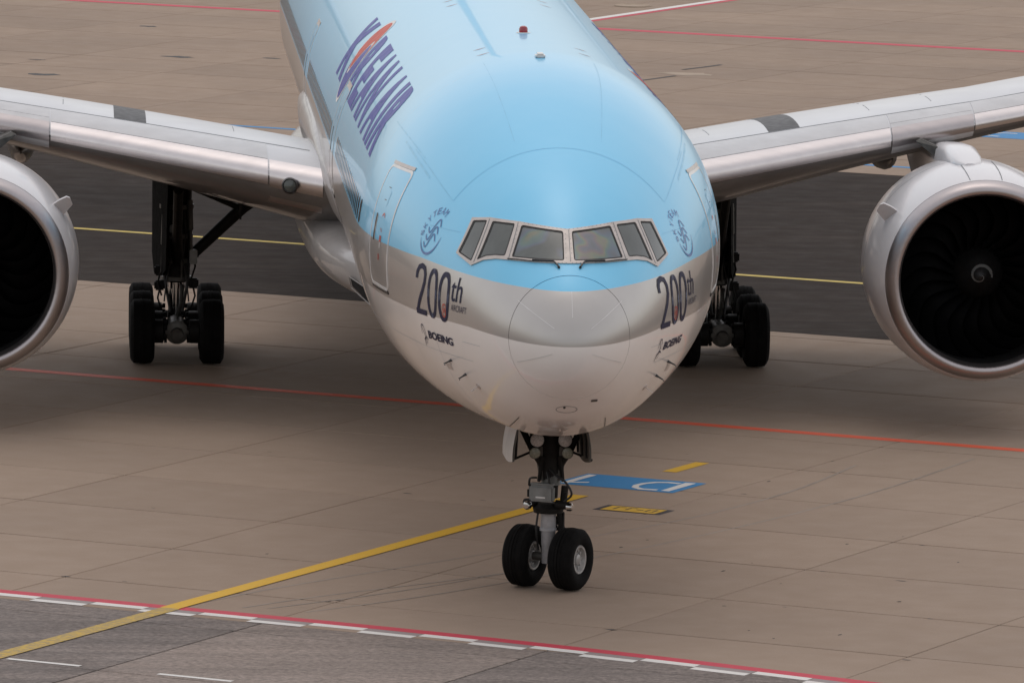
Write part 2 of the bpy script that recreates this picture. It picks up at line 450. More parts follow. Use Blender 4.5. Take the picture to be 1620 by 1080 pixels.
apron = pave_bed('apron', rect(-120, 90, V_RED, V_ASP0), -.014, M['sealant'])
far_apron = pave_bed('far_apron', rect(-200, 120, V_ASP1, 260), -.014, M['sealant'])
road = pave_bed('service_road', rect(-60, 60, -30, V_RED), -.014, M['sealant'])
taxiway = pave_bed('taxiway', rect(-120, 110, V_ASP0+.02, V_ASP1-.02), 0.0, M['asphalt'])

def slab_mesh(du, dv, mat, gu=.022, gv=.05):
    bm = bmesh.new(); add_box(bm, (0, 0, -.07), (du-gu, dv-gv, .14), None, 0)
    top = [e for e in bm.edges if all(v.co.z > -.01 for v in e.verts)]
    bmesh.ops.bevel(bm, geom=top, offset=.008, segments=1, affect='EDGES')
    me = bpy.data.meshes.new('slab'); bm.to_mesh(me); bm.free(); me.materials.append(mat)
    return me
def lay(parent, me, u, v):
    o = bpy.data.objects.new('slab', me); sc.collection.objects.link(o); o.parent = parent
    o.location = G(u, v, random.uniform(-.0015, .0015)); o.rotation_euler = (0, 0, GA); return o
def big_slabs(parent, quads, mat):
    """the paving further out, jointed by material only"""
    for i, q in enumerate(quads): sheet('paving_field', q, -.002, mat, parent)
# near apron: rows from the red line back to the taxiway
me_n = slab_mesh(DU, DV, M['concrete'], .024, .05)
rows = [(V_RED, V0-DV)] + [(V0+DV*j, V0+DV*(j+1)) for j in range(-1, 9)] + [(V0+DV*9, V_ASP0)]
me_first = slab_mesh(DU, rows[0][1]-rows[0][0], M['concrete']); me_last = slab_mesh(DU, rows[-1][1]-rows[-1][0], M['concrete'])
for j, (a, b) in enumerate(rows):
    vm = (a+b)/2
    lo = -10.5 - (vm+5)*.58; hi = 13.0 - (vm+5)*.30
    i0 = math.floor((lo-U0)/DU); i1 = math.ceil((hi-U0)/DU)
    me = me_first if j == 0 else me_last if j == len(rows)-1 else me_n
    for i in range(i0, i1): lay(apron, me, U0+DU*(i+.5), vm)
    ua, ub = U0+DU*i0, U0+DU*i1
    sheet('paving_field', rect(-120, ua-.011, a+.025, b-.025), -.002, M['concrete'], apron)
    sheet('paving_field', rect(ub+.011, 90, a+.025, b-.025), -.002, M['concrete'], apron)
# far apron beyond the taxiway
me_f = slab_mesh(DU*1.0, DV*1.05, M['concrete_far'], .025, .055)
nr = 14
for j in range(nr):
    a = V_ASP1 + DV*1.05*j; vm = a + DV*1.05/2
    lo = -46 - (vm-66)*.72; hi = -13 - (vm-66)*.45
    i0 = math.floor((lo-U0)/DU); i1 = math.ceil((hi-U0)/DU)
    for i in range(i0, i1): lay(far_apron, me_f, U0+DU*(i+.5), vm)
    ua, ub = U0+DU*i0, U0+DU*i1
    sheet('paving_field', rect(-200, ua-.015, a+.03, a+DV*1.05-.03), -.002, M['concrete_far'], far_apron)
    sheet('paving_field', rect(ub+.015, 120, a+.03, a+DV*1.05-.03), -.002, M['concrete_far'], far_apron)
sheet('paving_field', rect(-200, 120, V_ASP1+DV*1.05*nr, 260), -.002, M['concrete_far'], far_apron)
# service road in front of the red line
mr = {}
rr_ = [(V_RED-.9, V_RED), (V_RED-5.2, V_RED-.9), (V_RED-9.5, V_RED-5.2)]
for j, (a, b) in enumerate(rr_):
    for i in range(-4, 5):
        mat = M['road_light'] if i in (0, -4) else M['road_dark']
        k = (j, mat.name)
        if k not in mr: mr[k] = slab_mesh(DU, b-a, mat, .045, .03)
        lay(road, mr[k], U0+DU*(i+.5), (a+b)/2)
for a, b in ((-60, U0-4*DU), (U0+5*DU, 60)): sheet('paving_field', rect(a, b, -30, V_RED), -.002, M['road_dark'], road)
sheet('paving_field', rect(U0-4*DU, U0+5*DU, -30, V_RED-9.52), -.002, M['road_dark'], road)

Z1, Z2, Z3 = .004, .008, .012
# painted markings
def tilt(u): return (0.055*(u+2)-.004*(u+2)**2) if u < -2 else -.010*(u+2)**1.85   # the boundary line wavers a little
def band(name, ua, ub, va, vb, mat, parent, z=Z1, n=None, wavy=False):
    n = n or max(1, int((ub-ua)/.8)); vs = []
    for i in range(n+1):
        u = ua+(ub-ua)*i/n; t = tilt(min(11, u)) if wavy and u > -2 else 0
        vs += [G(u, va+t, z), G(u, vb+t, z)]
    return mesh(name, vs, [(2*i, 2*i+2, 2*i+3, 2*i+1) for i in range(n)], mat, parent, smooth=False)
band('red_boundary_line', -58, 58, -4.50, -4.20, M['p_red'], apron, wavy=True)
for k in range(-8, 11):
    band('white_dash', -7.82+2.0*k, -6.84+2.0*k, -4.735, -4.50, M['p_white'], apron, wavy=True)
    band('white_dash', -6.82+2.0*k, -5.84+2.0*k, -4.945, -4.735, M['p_white'], apron, wavy=True)
    band('faded_dash', -6.82+2.0*k, -5.84+2.0*k, -4.735, -4.505, M['p_grey'], apron, wavy=True)
for k in range(-3, 8): band('lane_dash', -4.22+2.66*k, -2.93+2.66*k, -10.02, -9.90, M['p_white'], road, .006)
sheet('yellow_guideline', rect(-4.66, -4.33, -4.45, 10.35), Z3, M['p_yellow'], apron)
sheet('yellow_guideline', rect(-4.64, -4.30, -24, -4.45), Z3, M['p_yellow_worn'], road)
sheet('yellow_guideline', rect(-4.60, -4.32, 13.9, 15.32), Z1, M['p_yellow'], apron)
band('orange_line', -100, 80, 19.86, 20.22, M['p_orange'], apron)
band('taxi_line', -110, 100, 43.05, 43.32, M['p_yellow_thin'], taxiway)
band('blue_line', -60, -14, 67.45, 67.75, M['p_blue'], far_apron)
band('red_line', -140, 60, 102.15, 102.75, M['p_red'], far_apron)
sheet('white_line', rect(-51.75, -51.4, 104.5, 150), Z1, M['p_white'], far_apron)
sheet('red_line', rect(-51.38, -51.1, 104.5, 150), Z1, M['p_red'], far_apron)
# blue stand sign with its figures, facing the taxiway
bs = sheet('stand_sign', rect(-5.62, -3.23, 11.50, 12.92), Z1, M['p_blue'], apron)
sheet('figure', [(-5.52, 11.60), (-5.38, 11.60), (-5.38, 12.80), (-5.54, 12.80)], Z2, M['p_white'], bs)
sheet('figure', [(-5.53, 11.60), (-5.08, 11.82), (-5.10, 11.95), (-5.53, 11.72)], Z2+.001, M['p_white'], bs)
sheet('letter', [(-3.53, 11.64), (-3.37, 11.64), (-3.38, 12.80), (-3.58, 12.78)], Z2, M['p_white'], bs)
arc = [(-3.62, 12.62), (-3.85, 12.64), (-4.06, 12.54), (-4.18, 12.30), (-4.20, 12.02), (-4.12, 11.79), (-3.93, 11.64), (-3.62, 11.68)]
vs, fs = ribbon(arc, [.13, .13, .13, .12, .12, .13, .14, .14]); mesh('letter', [G(a, b, Z2) for a, b in vs], fs, M['p_white'], bs, smooth=False)
bs2 = sheet('stand_sign', rect(-25.75, -23.6, 76.35, 78.1), Z1, M['p_blue'], far_apron)
vs, fs = ribbon([(-24.9, 76.7), (-25.3, 76.8), (-25.45, 77.3), (-25.2, 77.7), (-24.8, 77.7)], .12); mesh('letter', [G(a, b, Z2) for a, b in vs], fs, M['p_white'], bs2, smooth=False)
ys = sheet('stop_sign', rect(-3.57, -2.26, 8.96, 9.60), Z1, M['p_black'], apron)
yf = sheet('sign_field', rect(-3.45, -2.38, 9.01, 9.53), Z2, M['p_yellow_sign'], ys)
for pts in (((-3.26, 9.16), (-3.26, 9.42), (-3.12, 9.42)), ((-3.02, 9.16), (-3.02, 9.42), (-2.90, 9.42)), ((-2.86, 9.27), (-2.72, 9.27)), ((-2.64, 9.16), (-2.64, 9.40), (-2.50, 9.40), (-2.50, 9.16), (-2.56, 9.16))):
    vs, fs = ribbon(pts, .035); mesh('figure', [G(a, b, Z3) for a, b in vs], fs, M['p_black'], ys, smooth=False)
# dark drains, patches and covers on the far paving
def blot(u, v, w, h, mat, name, seed, parent, z=Z1):
    rn = random.Random(seed); k = 14
    lp = [(u+w*math.cos(2*math.pi*i/k)*rn.uniform(.6, 1.1), v+h*math.sin(2*math.pi*i/k)*rn.uniform(.45, 1.2)) for i in range(k)]
    mesh(name, [G(a, b, z) for a, b in lp], [tuple(range(k))], mat, parent, smooth=False)
blot(-55.67, 78.1, .62, .40, M['iron'], 'dark_patch', 1, far_apron)
blot(-55.45, 85.6, .55, .33, M['iron'], 'dark_patch', 2, far_apron)
blot(-61.7, 94.8, .35, .22, M['iron'], 'dark_patch', 3, far_apron)
blot(-58.4, 82.3, .35, .10, M['iron'], 'dark_patch', 5, far_apron)
blot(-52.9, 86.8, .35, .14, M['iron'], 'dark_patch', 6, far_apron)
blot(-40.3, 89.3, 1.1, .55, M['tan_patch'], 'concrete_patch', 4, far_apron)
for ang, u, v, l in ((0, -40.9, 91.6, 2.2), (0, -40.4, 87.2, 2.6)):
    vs, fs = ribbon([(u-.12, v-l/2), (u+.03, v), (u+.1, v+l/2)], .14); mesh('crack_strip', [G(a, b, Z2) for a, b in vs], fs, M['iron'], far_apron, smooth=False)
bm = bmesh.new(); add_lathe(bm, [(0, .02), (0, .55), (.03, .6), (.0, .62)], G(-52.9, 111.4, .004), (0, 0, 1), 20); bm_obj('manhole_cover', bm, M['tan_patch'], far_apron)
# broken joint edges and small spots
rs = random.Random(11)
def uv(px): return px
for u, v, w_ in ((-7.25, 8.95, .22), (-5.7, 8.9, .16), (-7.6, -2.45, .20), (-6.5, -2.42, .12), (-2.55, -2.3, .2), (2.5, -2.6, .26), (2.85, 4.65, .12), (3.1, 8.2, .14), (5.6, 7.9, .16), (4.4, 4.4, .22), (7.7, -2.8, .18), (3.9, .9, .10), (-11.9, 12.3, .12), (-2.1, 12.1, .14), (-1.9, 15.5, .12), (-5.2, 16.2, .1), (6.4, 1.05, .14), (-10.2, 5.0, .1)):
    blot(u, v, w_*.5, w_*.16, M['iron'], 'joint_spall', rs.randint(0, 999), apron, .003)
for k in range(26):
    blot(rs.uniform(-10, 9), rs.uniform(-4, 17), rs.uniform(.015, .04), rs.uniform(.03, .09), M['sealant'], 'oil_spot', rs.randint(0, 999), apron, .003)
# faint tyre marks curving away on the near apron
for pts in ([(-1.9, 16.5), (-1.5, 12.5), (-1.75, 8.2), (-2.9, 3.0), (-4.0, -1.5), (-4.4, -4.0)], [(-.4, 18.5), (-.2, 13), (-.6, 7.2), (-1.5, 2.0), (-3.0, -2.0), (-3.6, -4.0)], [(-1.4, 2.4), (-2.2, -1.0), (-3.3, -4.0)], [(-.75, 2.4), (-1.6, -1.2), (-2.6, -4.0)]):
    P = []
    for i in range(len(pts)-1):
        p0 = Vector(pts[max(i-1, 0)]); p1 = Vector(pts[i]); p2 = Vector(pts[i+1]); p3 = Vector(pts[min(i+2, len(pts)-1)])
        for t in (0, .2, .4, .6, .8): P.append(tuple(.5*((2*p1)+(p2-p0)*t+(2*p0-5*p1+4*p2-p3)*t*t+(3*p1-p0-3*p2+p3)*t**3)))
    vs, fs = ribbon(P, .045); mesh('tyre_mark', [G(a, b, .003) for a, b in vs], fs, M['tyre_mark'], apron, smooth=False)

# ================================================================== AIRLINER
plane = empty('airliner')
plane['label'] = 'pale blue, silver and white twin-engine airliner on the concrete apron, its nose towards us'
plane['category'] = 'airplane'
def loft(rings, closed=True, cap0=False, cap1=False):
    n = len(rings[0]); vs = [v for r_ in rings for v in r_]; fs = []
    for i in range(len(rings)-1):
        for k in range(n if closed else n-1):
            k2 = (k+1) % n; fs.append((i*n+k, i*n+k2, (i+1)*n+k2, (i+1)*n+k))
    if cap0: fs.append(tuple(range(n))[::-1])
    if cap1: fs.append(tuple((len(rings)-1)*n+k for k in range(n)))
    return vs, fs
NR = 144
def ring(y, n=NR, s=1.0): 
    zc, h, w = sect(y)
    return [Vector((w*s*math.cos(-2*math.pi*k/n), y, zc+h*s*math.sin(-2*math.pi*k/n))) for k in range(n)]
Y_RAD = -5.095
ys_ = [Y_RAD+.005 + (4.2-Y_RAD)*(i/70)**1.25 for i in range(71)] + [4.6+i*.4 for i in range(14)] + [10.5+i*2 for i in range(17)] + [44+i*.75 for i in range(int((Y_END-44)/.75)+1)] + [Y_END]
rings = [ring(ys_[0]+.12, s=.9), ring(ys_[0]+.003, s=.992)] + [ring(y) for y in ys_]
vs, fs = loft(rings, cap1=True)
fuse = mesh('fuselage', vs, fs, M['livery'], plane, angle=50)
ss = [(i/46)**1.0 for i in range(1, 47)]
rr2 = [ring(YN+(Y_RAD-.005-YN)*t*t) for t in ss] + [ring(Y_RAD-.003, s=.992), ring(Y_RAD+.08, s=.92)]
vs, fs = loft(rr2); tip = len(vs); zc, h, w = sect(YN); vs.append(Vector((0, YN, zc)))
fs += [(tip, (k+1) % NR, k) for k in range(NR)]
radome = mesh('radome', vs, fs, M['livery'], plane, angle=60)
for a, b in (((-.80, 5.42), (-.27, 5.06)), ((.81, 5.42), (.30, 5.06)), ((-.81, 4.48), (-.30, 4.67)), ((.81, 4.48), (.32, 4.67)), ((.01, 5.60), (.01, 5.23))):
    t = Vector(b)-Vector(a); n_ = 8
    conform('diverter_strip', ribbon([tuple(Vector(a)+t*i/n_) for i in range(n_+1)], .010), front, .005, M['strip'], radome, step=.2, skirt=.006)

# ---- flight deck windows
FZ = lambda pts: [(x, H+z) for x, z in pts]
w1 = FZ([(.075, .475), (.865, .482), (.69, .94), (.065, .88)])
w2 = FZ([(.96, .485), (1.10, .478), (1.24, .445), (1.375, .365), (1.115, .95), (.785, .95)])
w3 = FZ([(1.45, .335), (1.635, .43), (1.395, .918), (1.19, .952)])
fr_half = FZ([(0, .44), (.90, .438), (1.10, .43), (1.28, .385), (1.46, .275), (1.665, .41), (1.41, .955), (1.15, .995), (.72, .985), (.0, .91)])
for sx in (1, -1):
    mx = lambda lp: [(sx*a, b) for a, b in lp]
    holes = [rounded(w1, .035), rounded(w2, .03), rounded(w3, .03)]
    fo = conform('window_frame', fill([mx(fr_half)]+[mx(h_) for h_ in holes]), front, .020, M['frame'], plane, step=.09, skirt=.024)
    for h_, nm, gm in zip(holes, ('windscreen', 'side_window', 'side_window'), ('screen_glass', 'side_glass', 'side_glass')):
        inn = inset(h_, .020)
        conform('window_seal', fill([mx(inset(h_, -.006)), mx(inn)]), front, .011, M['seal'], fo, step=.15, skirt=.01)
        conform(nm, fill([mx(inset(h_, .012))]), front, .006, M[gm], fo, step=.09)
    # frame joints and fasteners
    for a, b in (((.905, .46), (.735, .975)), ((1.415, .33), (1.155, .97)), ((.02, .46), (.02, .90))):
        A_, B_ = Vector((a[0], H+a[1])), Vector((b[0], H+b[1]))
        if a[0] < .1 and sx < 0: continue
        conform('frame_joint', ribbon(mx([tuple(A_.lerp(B_, t/6)) for t in range(7)]), .008), front, .0225, M['grey_line'], fo, step=.3)
    bm = bmesh.new()
    for lp in (w1,):
        lo = inset(lp, -.03)
        for i in range(4):
            A_, B_ = Vector(lo[i]), Vector(lo[(i+1) % 4]); k = max(3, int((B_-A_).length/.06))
            for j in range(k):
                q = A_.lerp(B_, j/k); p = front(sx*q.x, q.y); add_lathe(bm, [(0, .006), (.004, .005), (.004, 0)], off(p, .019), normal_at(p), 6)
    bm_obj('frame_screws', bm, M['grey_line'], fo, smooth=False)['kind'] = 'stuff'
    # wiper: arm, blade, pivot
    bm = bmesh.new()
    piv = off(front(sx*.165, H+.385), .03); kn = off(front(sx*.24, H+.452), .05); en = off(front(sx*.91, H+.45), .045); mdl = off(front(sx*.55, H+.452), .05)
    add_tube(bm, [off(front(sx*.165, H+.385), -.01), piv], .022, 8); add_tube(bm, [piv, kn, mdl], [.016, .013, .011], 8)
    wp = bm_obj('wiper', bm, M['black_mark'], plane)
    bm = bmesh.new(); add_tube(bm, [off(front(sx*(.22+.07*i), H+.448+.004*math.sin(i)), .034) for i in range(11)], .009, 6); bm_obj('wiper_blade', bm, M['black_mark'], wp)

# ---- doors: (y0, y1, zr0, zr1)
def door(sg, y0, y1, z0, z1, detail):
    mp = side(sg); q = [(y0, z0), (y1, z0), (y1, z1), (y0, z1)]
    d = conform('cabin_door', fill([rounded(inset(q, .02), .14, 5)]), mp, .006, M['livery'], plane, step=.12, skirt=.008)
    conform('door_outline', fill([rounded(inset(q, -.022), .17, 5), rounded(inset(q, .022), .14, 5)]), mp, .010, M['white_trim'], d, step=.12, skirt=.012)
    conform('door_sill', ribbon([(y0+.04+(y1-y0-.08)*i/6, z0-.045) for i in range(7)], .05), mp, .014, M['black_mark'], d, step=.3, skirt=.014)
    conform('door_head', ribbon([(y0+.04+(y1-y0-.08)*i/6, z1+.05) for i in range(7)], .05), mp, .014, M['frame'], d, step=.3, skirt=.014)
    ym = (y0+y1)/2; s_ = sg
    conform('door_window', fill([rounded([(ym-.10, .78), (ym+.10, .78), (ym+.10, 1.02), (ym-.10, 1.02)], .05)]), mp, .009, M['livery'], d, step=.2)
    conform('door_handle', fill([rounded([(y1-.34, .18), (y1-.27, .18), (y1-.27, .62), (y1-.34, .62)], .03)]), mp, .012, M['black_mark'], d, step=.2, skirt=.01)
    conform('handle_plate', fill([rounded([(y1-.40, .14), (y1-.36, .14), (y1-.36, .60), (y1-.40, .60)], .01)]), mp, .010, M['frame'], d, step=.2)
    if detail:
        vs_, fs_ = ribbon([(ym-.10+.09*math.cos(t), .56+.09*math.sin(t)) for t in [math.pi*(.15+i*.08) for i in range(10)]], .035)
        conform('arrow_mark', (vs_, fs_), mp, .011, M['red_mark'], d, step=.3)
        conform('red_label', fill([[(ym-.2, .20), (ym-.06, .20), (ym-.06, .30), (ym-.2, .30)]]), mp, .011, M['red_mark'], d, step=.3)
        conform('white_label', fill([[(ym-.17, .10), (ym-.10, .10), (ym-.10, .19), (ym-.17, .19)]]), mp, .011, M['white_trim'], d, step=.3)
        conform('red_label', fill([[(ym-.12, -.10), (ym-.05, -.10), (ym-.05, .0), (ym-.12, .0)]]), mp, .011, M['red_mark'], d, step=.3)
        tt = text2d('PULL')
        if sg < 0: tt = ([(1-a, b) for a, b in tt[0]], tt[1])
        conform('small_text', place2d(tt, ym-.2, ym-.06, .36, .42), mp, .011, M['red_mark'], d, step=.4)
        for z_ in (.86, 1.06): conform('label_line', ribbon([(ym+.02, z_), (ym+.16, z_)], .012), mp, .011, M['grey_line'], d, step=.4)
for sg in (-1, 1):
    door(sg, -.31, 1.06, -.53, 1.38, True)
    door(sg, 14.6, 15.9, -.53, 1.36, False)
    door(sg, 30.2, 31.3, -.45, 1.25, False)

# ---- cabin windows, both sides
wt = fill([rounded([(-.13, -.19), (.13, -.19), (.13, .19), (-.13, .19)], .10, 4)])
for sg in (-1, 1):
    mp = side(sg); y = 2.75; first = None; k = 0
    while y < 54:
        if not (13.9 < y < 16.5 or 29.6 < y < 31.9):
            if first is None or y < 3.3:
                mpy = lambda a, b, y=y: mp(y+a, .44+b)
                o = conform('cabin_window', wt, mpy, .006, M['cabin_glass'], plane, step=.5)
                if y > 4.2: first = o; fy = y
            elif y < 4.5:
                mpy = lambda a, b, y=y: mp(y+a, .44+b)
                o = conform('cabin_window', wt, mpy, .006, M['cabin_glass'], plane, step=.5)
            else:
                o = first.copy(); sc.collection.objects.link(o); o.location = (0, y-fy, 0); o.parent = plane
        y += .533
# ---- lettering
def lettering(name, s, sg, ya, yb, za, zb, mat, lift=.008, bold=0.0, shear=0.0, mp=None, step=.1, parent=None):
    t = text2d(s, bold, shear)
    mp = mp or side(sg)
    # starboard side (sg<0) reads from tail to nose, port side from nose to tail
    vs_ = [(ya+(yb-ya)*a, za+(zb-za)*b) for a, b in t[0]]
    return conform(name, (vs_, t[1]), mp, lift, mat, parent or plane, step=step)
def zero(ya, yb, za, zb, w):
    cy, cz, ry, rz = (ya+yb)/2, (za+zb)/2, abs(yb-ya)/2, (zb-za)/2
    o = [(cy+ry*math.copysign(abs(math.cos(t))**.8, math.cos(t)), cz+rz*math.copysign(abs(math.sin(t))**.8, math.sin(t))) for t in [2*math.pi*i/36 for i in range(36)]]
    i_ = [(cy+(ry-w)*math.copysign(abs(math.cos(t))**.8, math.cos(t)), cz+(rz-w*1.05)*math.copysign(abs(math.sin(t))**.8, math.sin(t))) for t in [2*math.pi*i/36 for i in range(36)]]
    return fill([o, i_])
for sg in (-1, 1):
    mp = side(sg)
    T = (lambda y: y) if sg < 0 else (lambda y: -5.93-y)     # mirror the layout for the port side
    # digits 2 0 0
    two = [(-1.99, -.12), (-1.995, -.02), (-2.05, .06), (-2.16, .09), (-2.27, .06), (-2.325, -.04), (-2.32, -.16), (-2.25, -.30), (-2.12, -.47), (-2.02, -.615), (-2.00, -.635)]
    conform('digit', ribbon([(T(a), b) for a, b in two], [.085]*11), mp, .008, M['navy'], plane, step=.08)
    conform('digit', ribbon([(T(-1.945), -.645), (T(-2.40), -.645)], .085), mp, .0085, M['navy'], plane, step=.08)
    conform('digit', zero(T(-2.46), T(-2.84), -.69, .10, .075), mp, .008, M['navy'], plane, step=.1)
    conform('digit', zero(T(-2.90), T(-3.31), -.695, .10, .080), mp, .008, M['navy'], plane, step=.1)
    lettering('ordinal_letters', 'th', sg, T(-3.36), T(-3.72), -.33, .06, M['navy'], step=.1)
    lettering('aircraft_lettering', 'AIRCRAFT', sg, T(-3.40), T(-3.92), -.475, -.375, M['navy'], step=.2)
    yc = -3.14 if sg < 0 else T(-2.66)
    conform('red_roundel', zero(yc-.075, yc+.075, -.62, -.40, .022), mp, .011, M['red_mark'], plane, step=.3)
    conform('roundel_dot', fill([[(yc+.025*math.cos(i*.7), -.51+.05*math.sin(i*.7)) for i in range(9)]]), mp, .011, M['red_mark'], plane, step=.3)
    lettering('maker_lettering', 'BOEING', sg, T(-2.27), T(-3.33), -1.055, -.925, M['navy'], bold=.035, shear=.12, step=.15)
    t = [2*math.pi*i/26 for i in range(25)]
    sb = conform('maker_emblem', ribbon([(T(-2.07)+.085*math.cos(a)*(1 if sg < 0 else -1), -1.01+.155*math.sin(a)) for a in t], [.010+.006*math.sin(a) for a in t]), mp, .008, M['navy'], plane, step=.3)
    conform('emblem_stroke', ribbon([(T(-1.98), -1.20), (T(-2.03), -1.10), (T(-2.12), -1.05), (T(-2.22), -1.09)], [.012, .022, .026, .008]), mp, .0085, M['navy'], sb, step=.3)
    conform('emblem_stroke', ribbon([(T(-2.02), -.87), (T(-2.10), -1.0), (T(-2.09), -1.15)], [.008, .018, .010]), mp, .009, M['navy'], sb, step=.3)
    # alliance emblem: ring of letters, arc and knot
    cy, cz, ra = -2.17, .63, .345
    TS = (lambda y: y) if sg < 0 else (lambda y: -4.36-y)
    sgn = 1 if sg < 0 else -1
    word = 'SKYTEAM'
    em = conform('alliance_arc', ribbon([(TS(cy-ra*1.0*math.cos(a)), cz+ra*1.0*math.sin(a)) for a in [R(200+i*8) for i in range(20)]], [.008+.032*math.sin(math.pi*i/19) for i in range(20)]), mp, .008, M['logo_blue'], plane, step=.3)
    for i, ch in enumerate(word):
        a = R(188-20*i) if sg < 0 else R(188-20*i)
        tx = text2d(ch); up = a
        c0 = Vector((ra*.98*math.cos(a), ra*.98*math.sin(a))); ex = Vector((math.sin(a), -math.cos(a))); ey = Vector((math.cos(a), math.sin(a)))
        wv = .085; pts = [c0 + ex*((p[0]-.5)*wv) + ey*((p[1]-.5)*.105) for p in tx[0]]
        conform('alliance_letter', ([(TS(cy-q.x), cz+q.y) for q in pts], tx[1]), mp, .008, M['logo_blue'], em, step=.5)
    for k in range(3):
        pts = []
        for i in range(15):
            x = -.19+.38*i/14; pts.append((TS(cy-(x*.95)), cz-.02+.115*(k-1)+.3*x+.085*math.sin((x/.38)*2*math.pi*1.15+.2)))
        conform('alliance_knot', ribbon(pts, .024), mp, .008, M['logo_blue'], em, step=.5)
# airline titles: letters set along the upper side; arc length measured round the girth
th0, th1 = R(23.5), R(48.5)
names = [('K', 20.1, 18.1), ('R', 15.95, 14.35), ('E', 14.15, 12.75), ('A', 12.65, 10.85), ('N', 10.7, 9.05), ('A', 8.45, 6.65), ('I', 6.45, 5.95), ('R', 5.65, 3.95)]
for sg in (-1, 1):
    mp = girth(sg)
    for ch, ya, yb in names:
        if sg > 0: ya, yb = 24.3-ya, 24.3-yb
        lettering('title_letter', ch, sg, ya, yb, th0, th1, M['title_blue'], lift=.005, bold=.05, mp=mp, step=(.30, .03))
    # the round emblem that stands for the letter O
    cy = 17.05 if sg < 0 else 24.3-17.05; ry, ct, rt = .95, R(36.0), R(18.0); q = 1 if sg < 0 else -1
    C_ = lambda u, v: (cy - q*ry*u, ct + rt*v)
    circ = [(math.cos(2*math.pi*i/40), math.sin(2*math.pi*i/40)) for i in range(40)]
    conform('title_emblem', fill([[C_(1.0*a, 1.0*b) for a, b in circ]]), mp, .004, M['logo_white'], plane, step=(.25, .03))
    swirl = [(-math.cos(math.pi*i/16)*.5-.5, math.sin(math.pi*i/16)*.45*-1) for i in range(17)]
    swirl = [(-.94+.94*i/16, -.42*math.sin(math.pi*i/16)) for i in range(17)] + [(.94*i/16, .42*math.sin(math.pi*i/16)) for i in range(1, 17)]
    upper = swirl + [(.94*math.cos(math.pi*i/24), .94*math.sin(math.pi*i/24)) for i in range(1, 24)]
    lower = [(-a, -b) for a, b in upper]
    gap = lambda lp, dy: [C_(a*.96, b*.92+dy) for a, b in lp]
    conform('emblem_half', fill([gap(upper, .05)]), mp, .006, M['logo_red'], plane, step=(.25, .03))
    conform('emblem_half', fill([gap(lower, -.05)]), mp, .006, M['title_blue'], plane, step=(.25, .03))

# ---- small fittings on the body
bm = bmesh.new(); zt = surf(7.57, math.pi/2).z
add_lathe(bm, [(-.02, .13), (.01, .12), (.012, .08)], (0, 7.57, zt), (0, 0, 1), 20); be = bm_obj('beacon_base', bm, M['white_trim'], plane)
bm = bmesh.new(); add_lathe(bm, [(0, .075), (.06, .075), (.095, .06), (.11, .03), (.112, 0)], (0, 7.57, zt+.012), (0, 0, 1), 20); bm_obj('beacon_lens', bm, M['beacon'], be)
bm = bmesh.new(); add_box(bm, (0, 2.97, surf(2.97, math.pi/2).z+.02), (.16, .35, .09), None, .03); bm_obj('antenna', bm, M['white_trim'], plane)
for sg in (-1, 1):                                              # pitot heads, angle of attack vane, static ports
    for y, z, dz in ((-2.95, -1.32, 0), (-3.30, -1.50, 0)):
        p = side(sg)(y, z); n_ = normal_at(p); q = p+n_*.13
        bm = bmesh.new(); add_tube(bm, [p-n_*.02, p+n_*.06, q], [.03, .014, .011], 8); add_tube(bm, [q+Vector((0, .04, 0)), q+Vector((0, -.17, .0))], [.013, .008], 8); bm_obj('pitot_probe', bm, M['black_mark'], plane)
    p = side(sg)(-3.52, -1.66); n_ = normal_at(p)
    bm = bmesh.new(); add_lathe(bm, [(-.01, .06), (.008, .055), (.01, 0)], p, n_, 16); a = p+n_*.01
    add_prism(bm, [a, a+n_*.15, a+n_*.15+Vector((0, .09, 0)), a+Vector((0, .07, 0))], Vector((0, .005, .012))); bm_obj('flow_vane', bm, M['frame'], plane)
    for y, z, w_, h_ in ((-2.72, -1.45, .10, .05), (-2.84, -1.38, .04, .02)):
        conform('static_port', fill([rounded([(y-w_, z-h_), (y+w_, z-h_), (y+w_, z+h_), (y-w_, z+h_)], .02)]), side(sg), .004, M['frame'], plane, step=.3)
    for ya, ta, yb, tb, w_ in ((1.2, 37.6, -1.0, 36.6, .014), (3.2, 38.9, -.3, 39.5, .008), (.4, 38.6, -2.2, 38.8, .005), (3.3, 72.2, -1.8, 72.4, .004)):
        conform('panel_line', ribbon([(ya+(yb-ya)*i/10, R(ta+(tb-ta)*i/10)) for i in range(11)], w_), girth(sg), .003, M['blue_line'], plane, step=.6)
    for y_, ta, tb in ((2.6, -62, 68), (9.4, -40, 70), (-1.3, -60, -22), (-2.6, -48, -14)):
        conform('skin_lap', ribbon([(y_, R(ta+(tb-ta)*i/24)) for i in range(25)], .007), girth(sg), .0025, M['lap'], plane, step=.6)
    for z_, ya, yb in ((-1.22, -3.9, 2.6), (-.93, -4.3, -3.7)):
        conform('skin_lap', ribbon([(ya+(yb-ya)*i/20, z_) for i in range(21)], .006), side(sg), .0025, M['lap'], plane, step=.6)
    conform('panel_line', ribbon([(-3.0+.5*i, .72) for i in range(3)], .008), side(sg), .004, M['blue_line'], plane, step=.5)
for a_, b_ in ((39, 141),):
    conform('panel_line', ribbon([(-2.24, R(a_+(b_-a_)*i/30)) for i in range(31)], .010), girth(1), .004, M['blue_line'], plane, step=.5)
for k in range(4):                                              # red handling marks on the crown
    for sg in (-1, 1):
        y_ = 4.6 + (1.03 if k % 2 else 0) + (k//2)*10.4
        conform('handling_mark', ribbon([(y_, R(72)), (y_+.02, R(75.5))], [.10, .025]), girth(sg), .004, M['red_mark'], plane, step=.6)
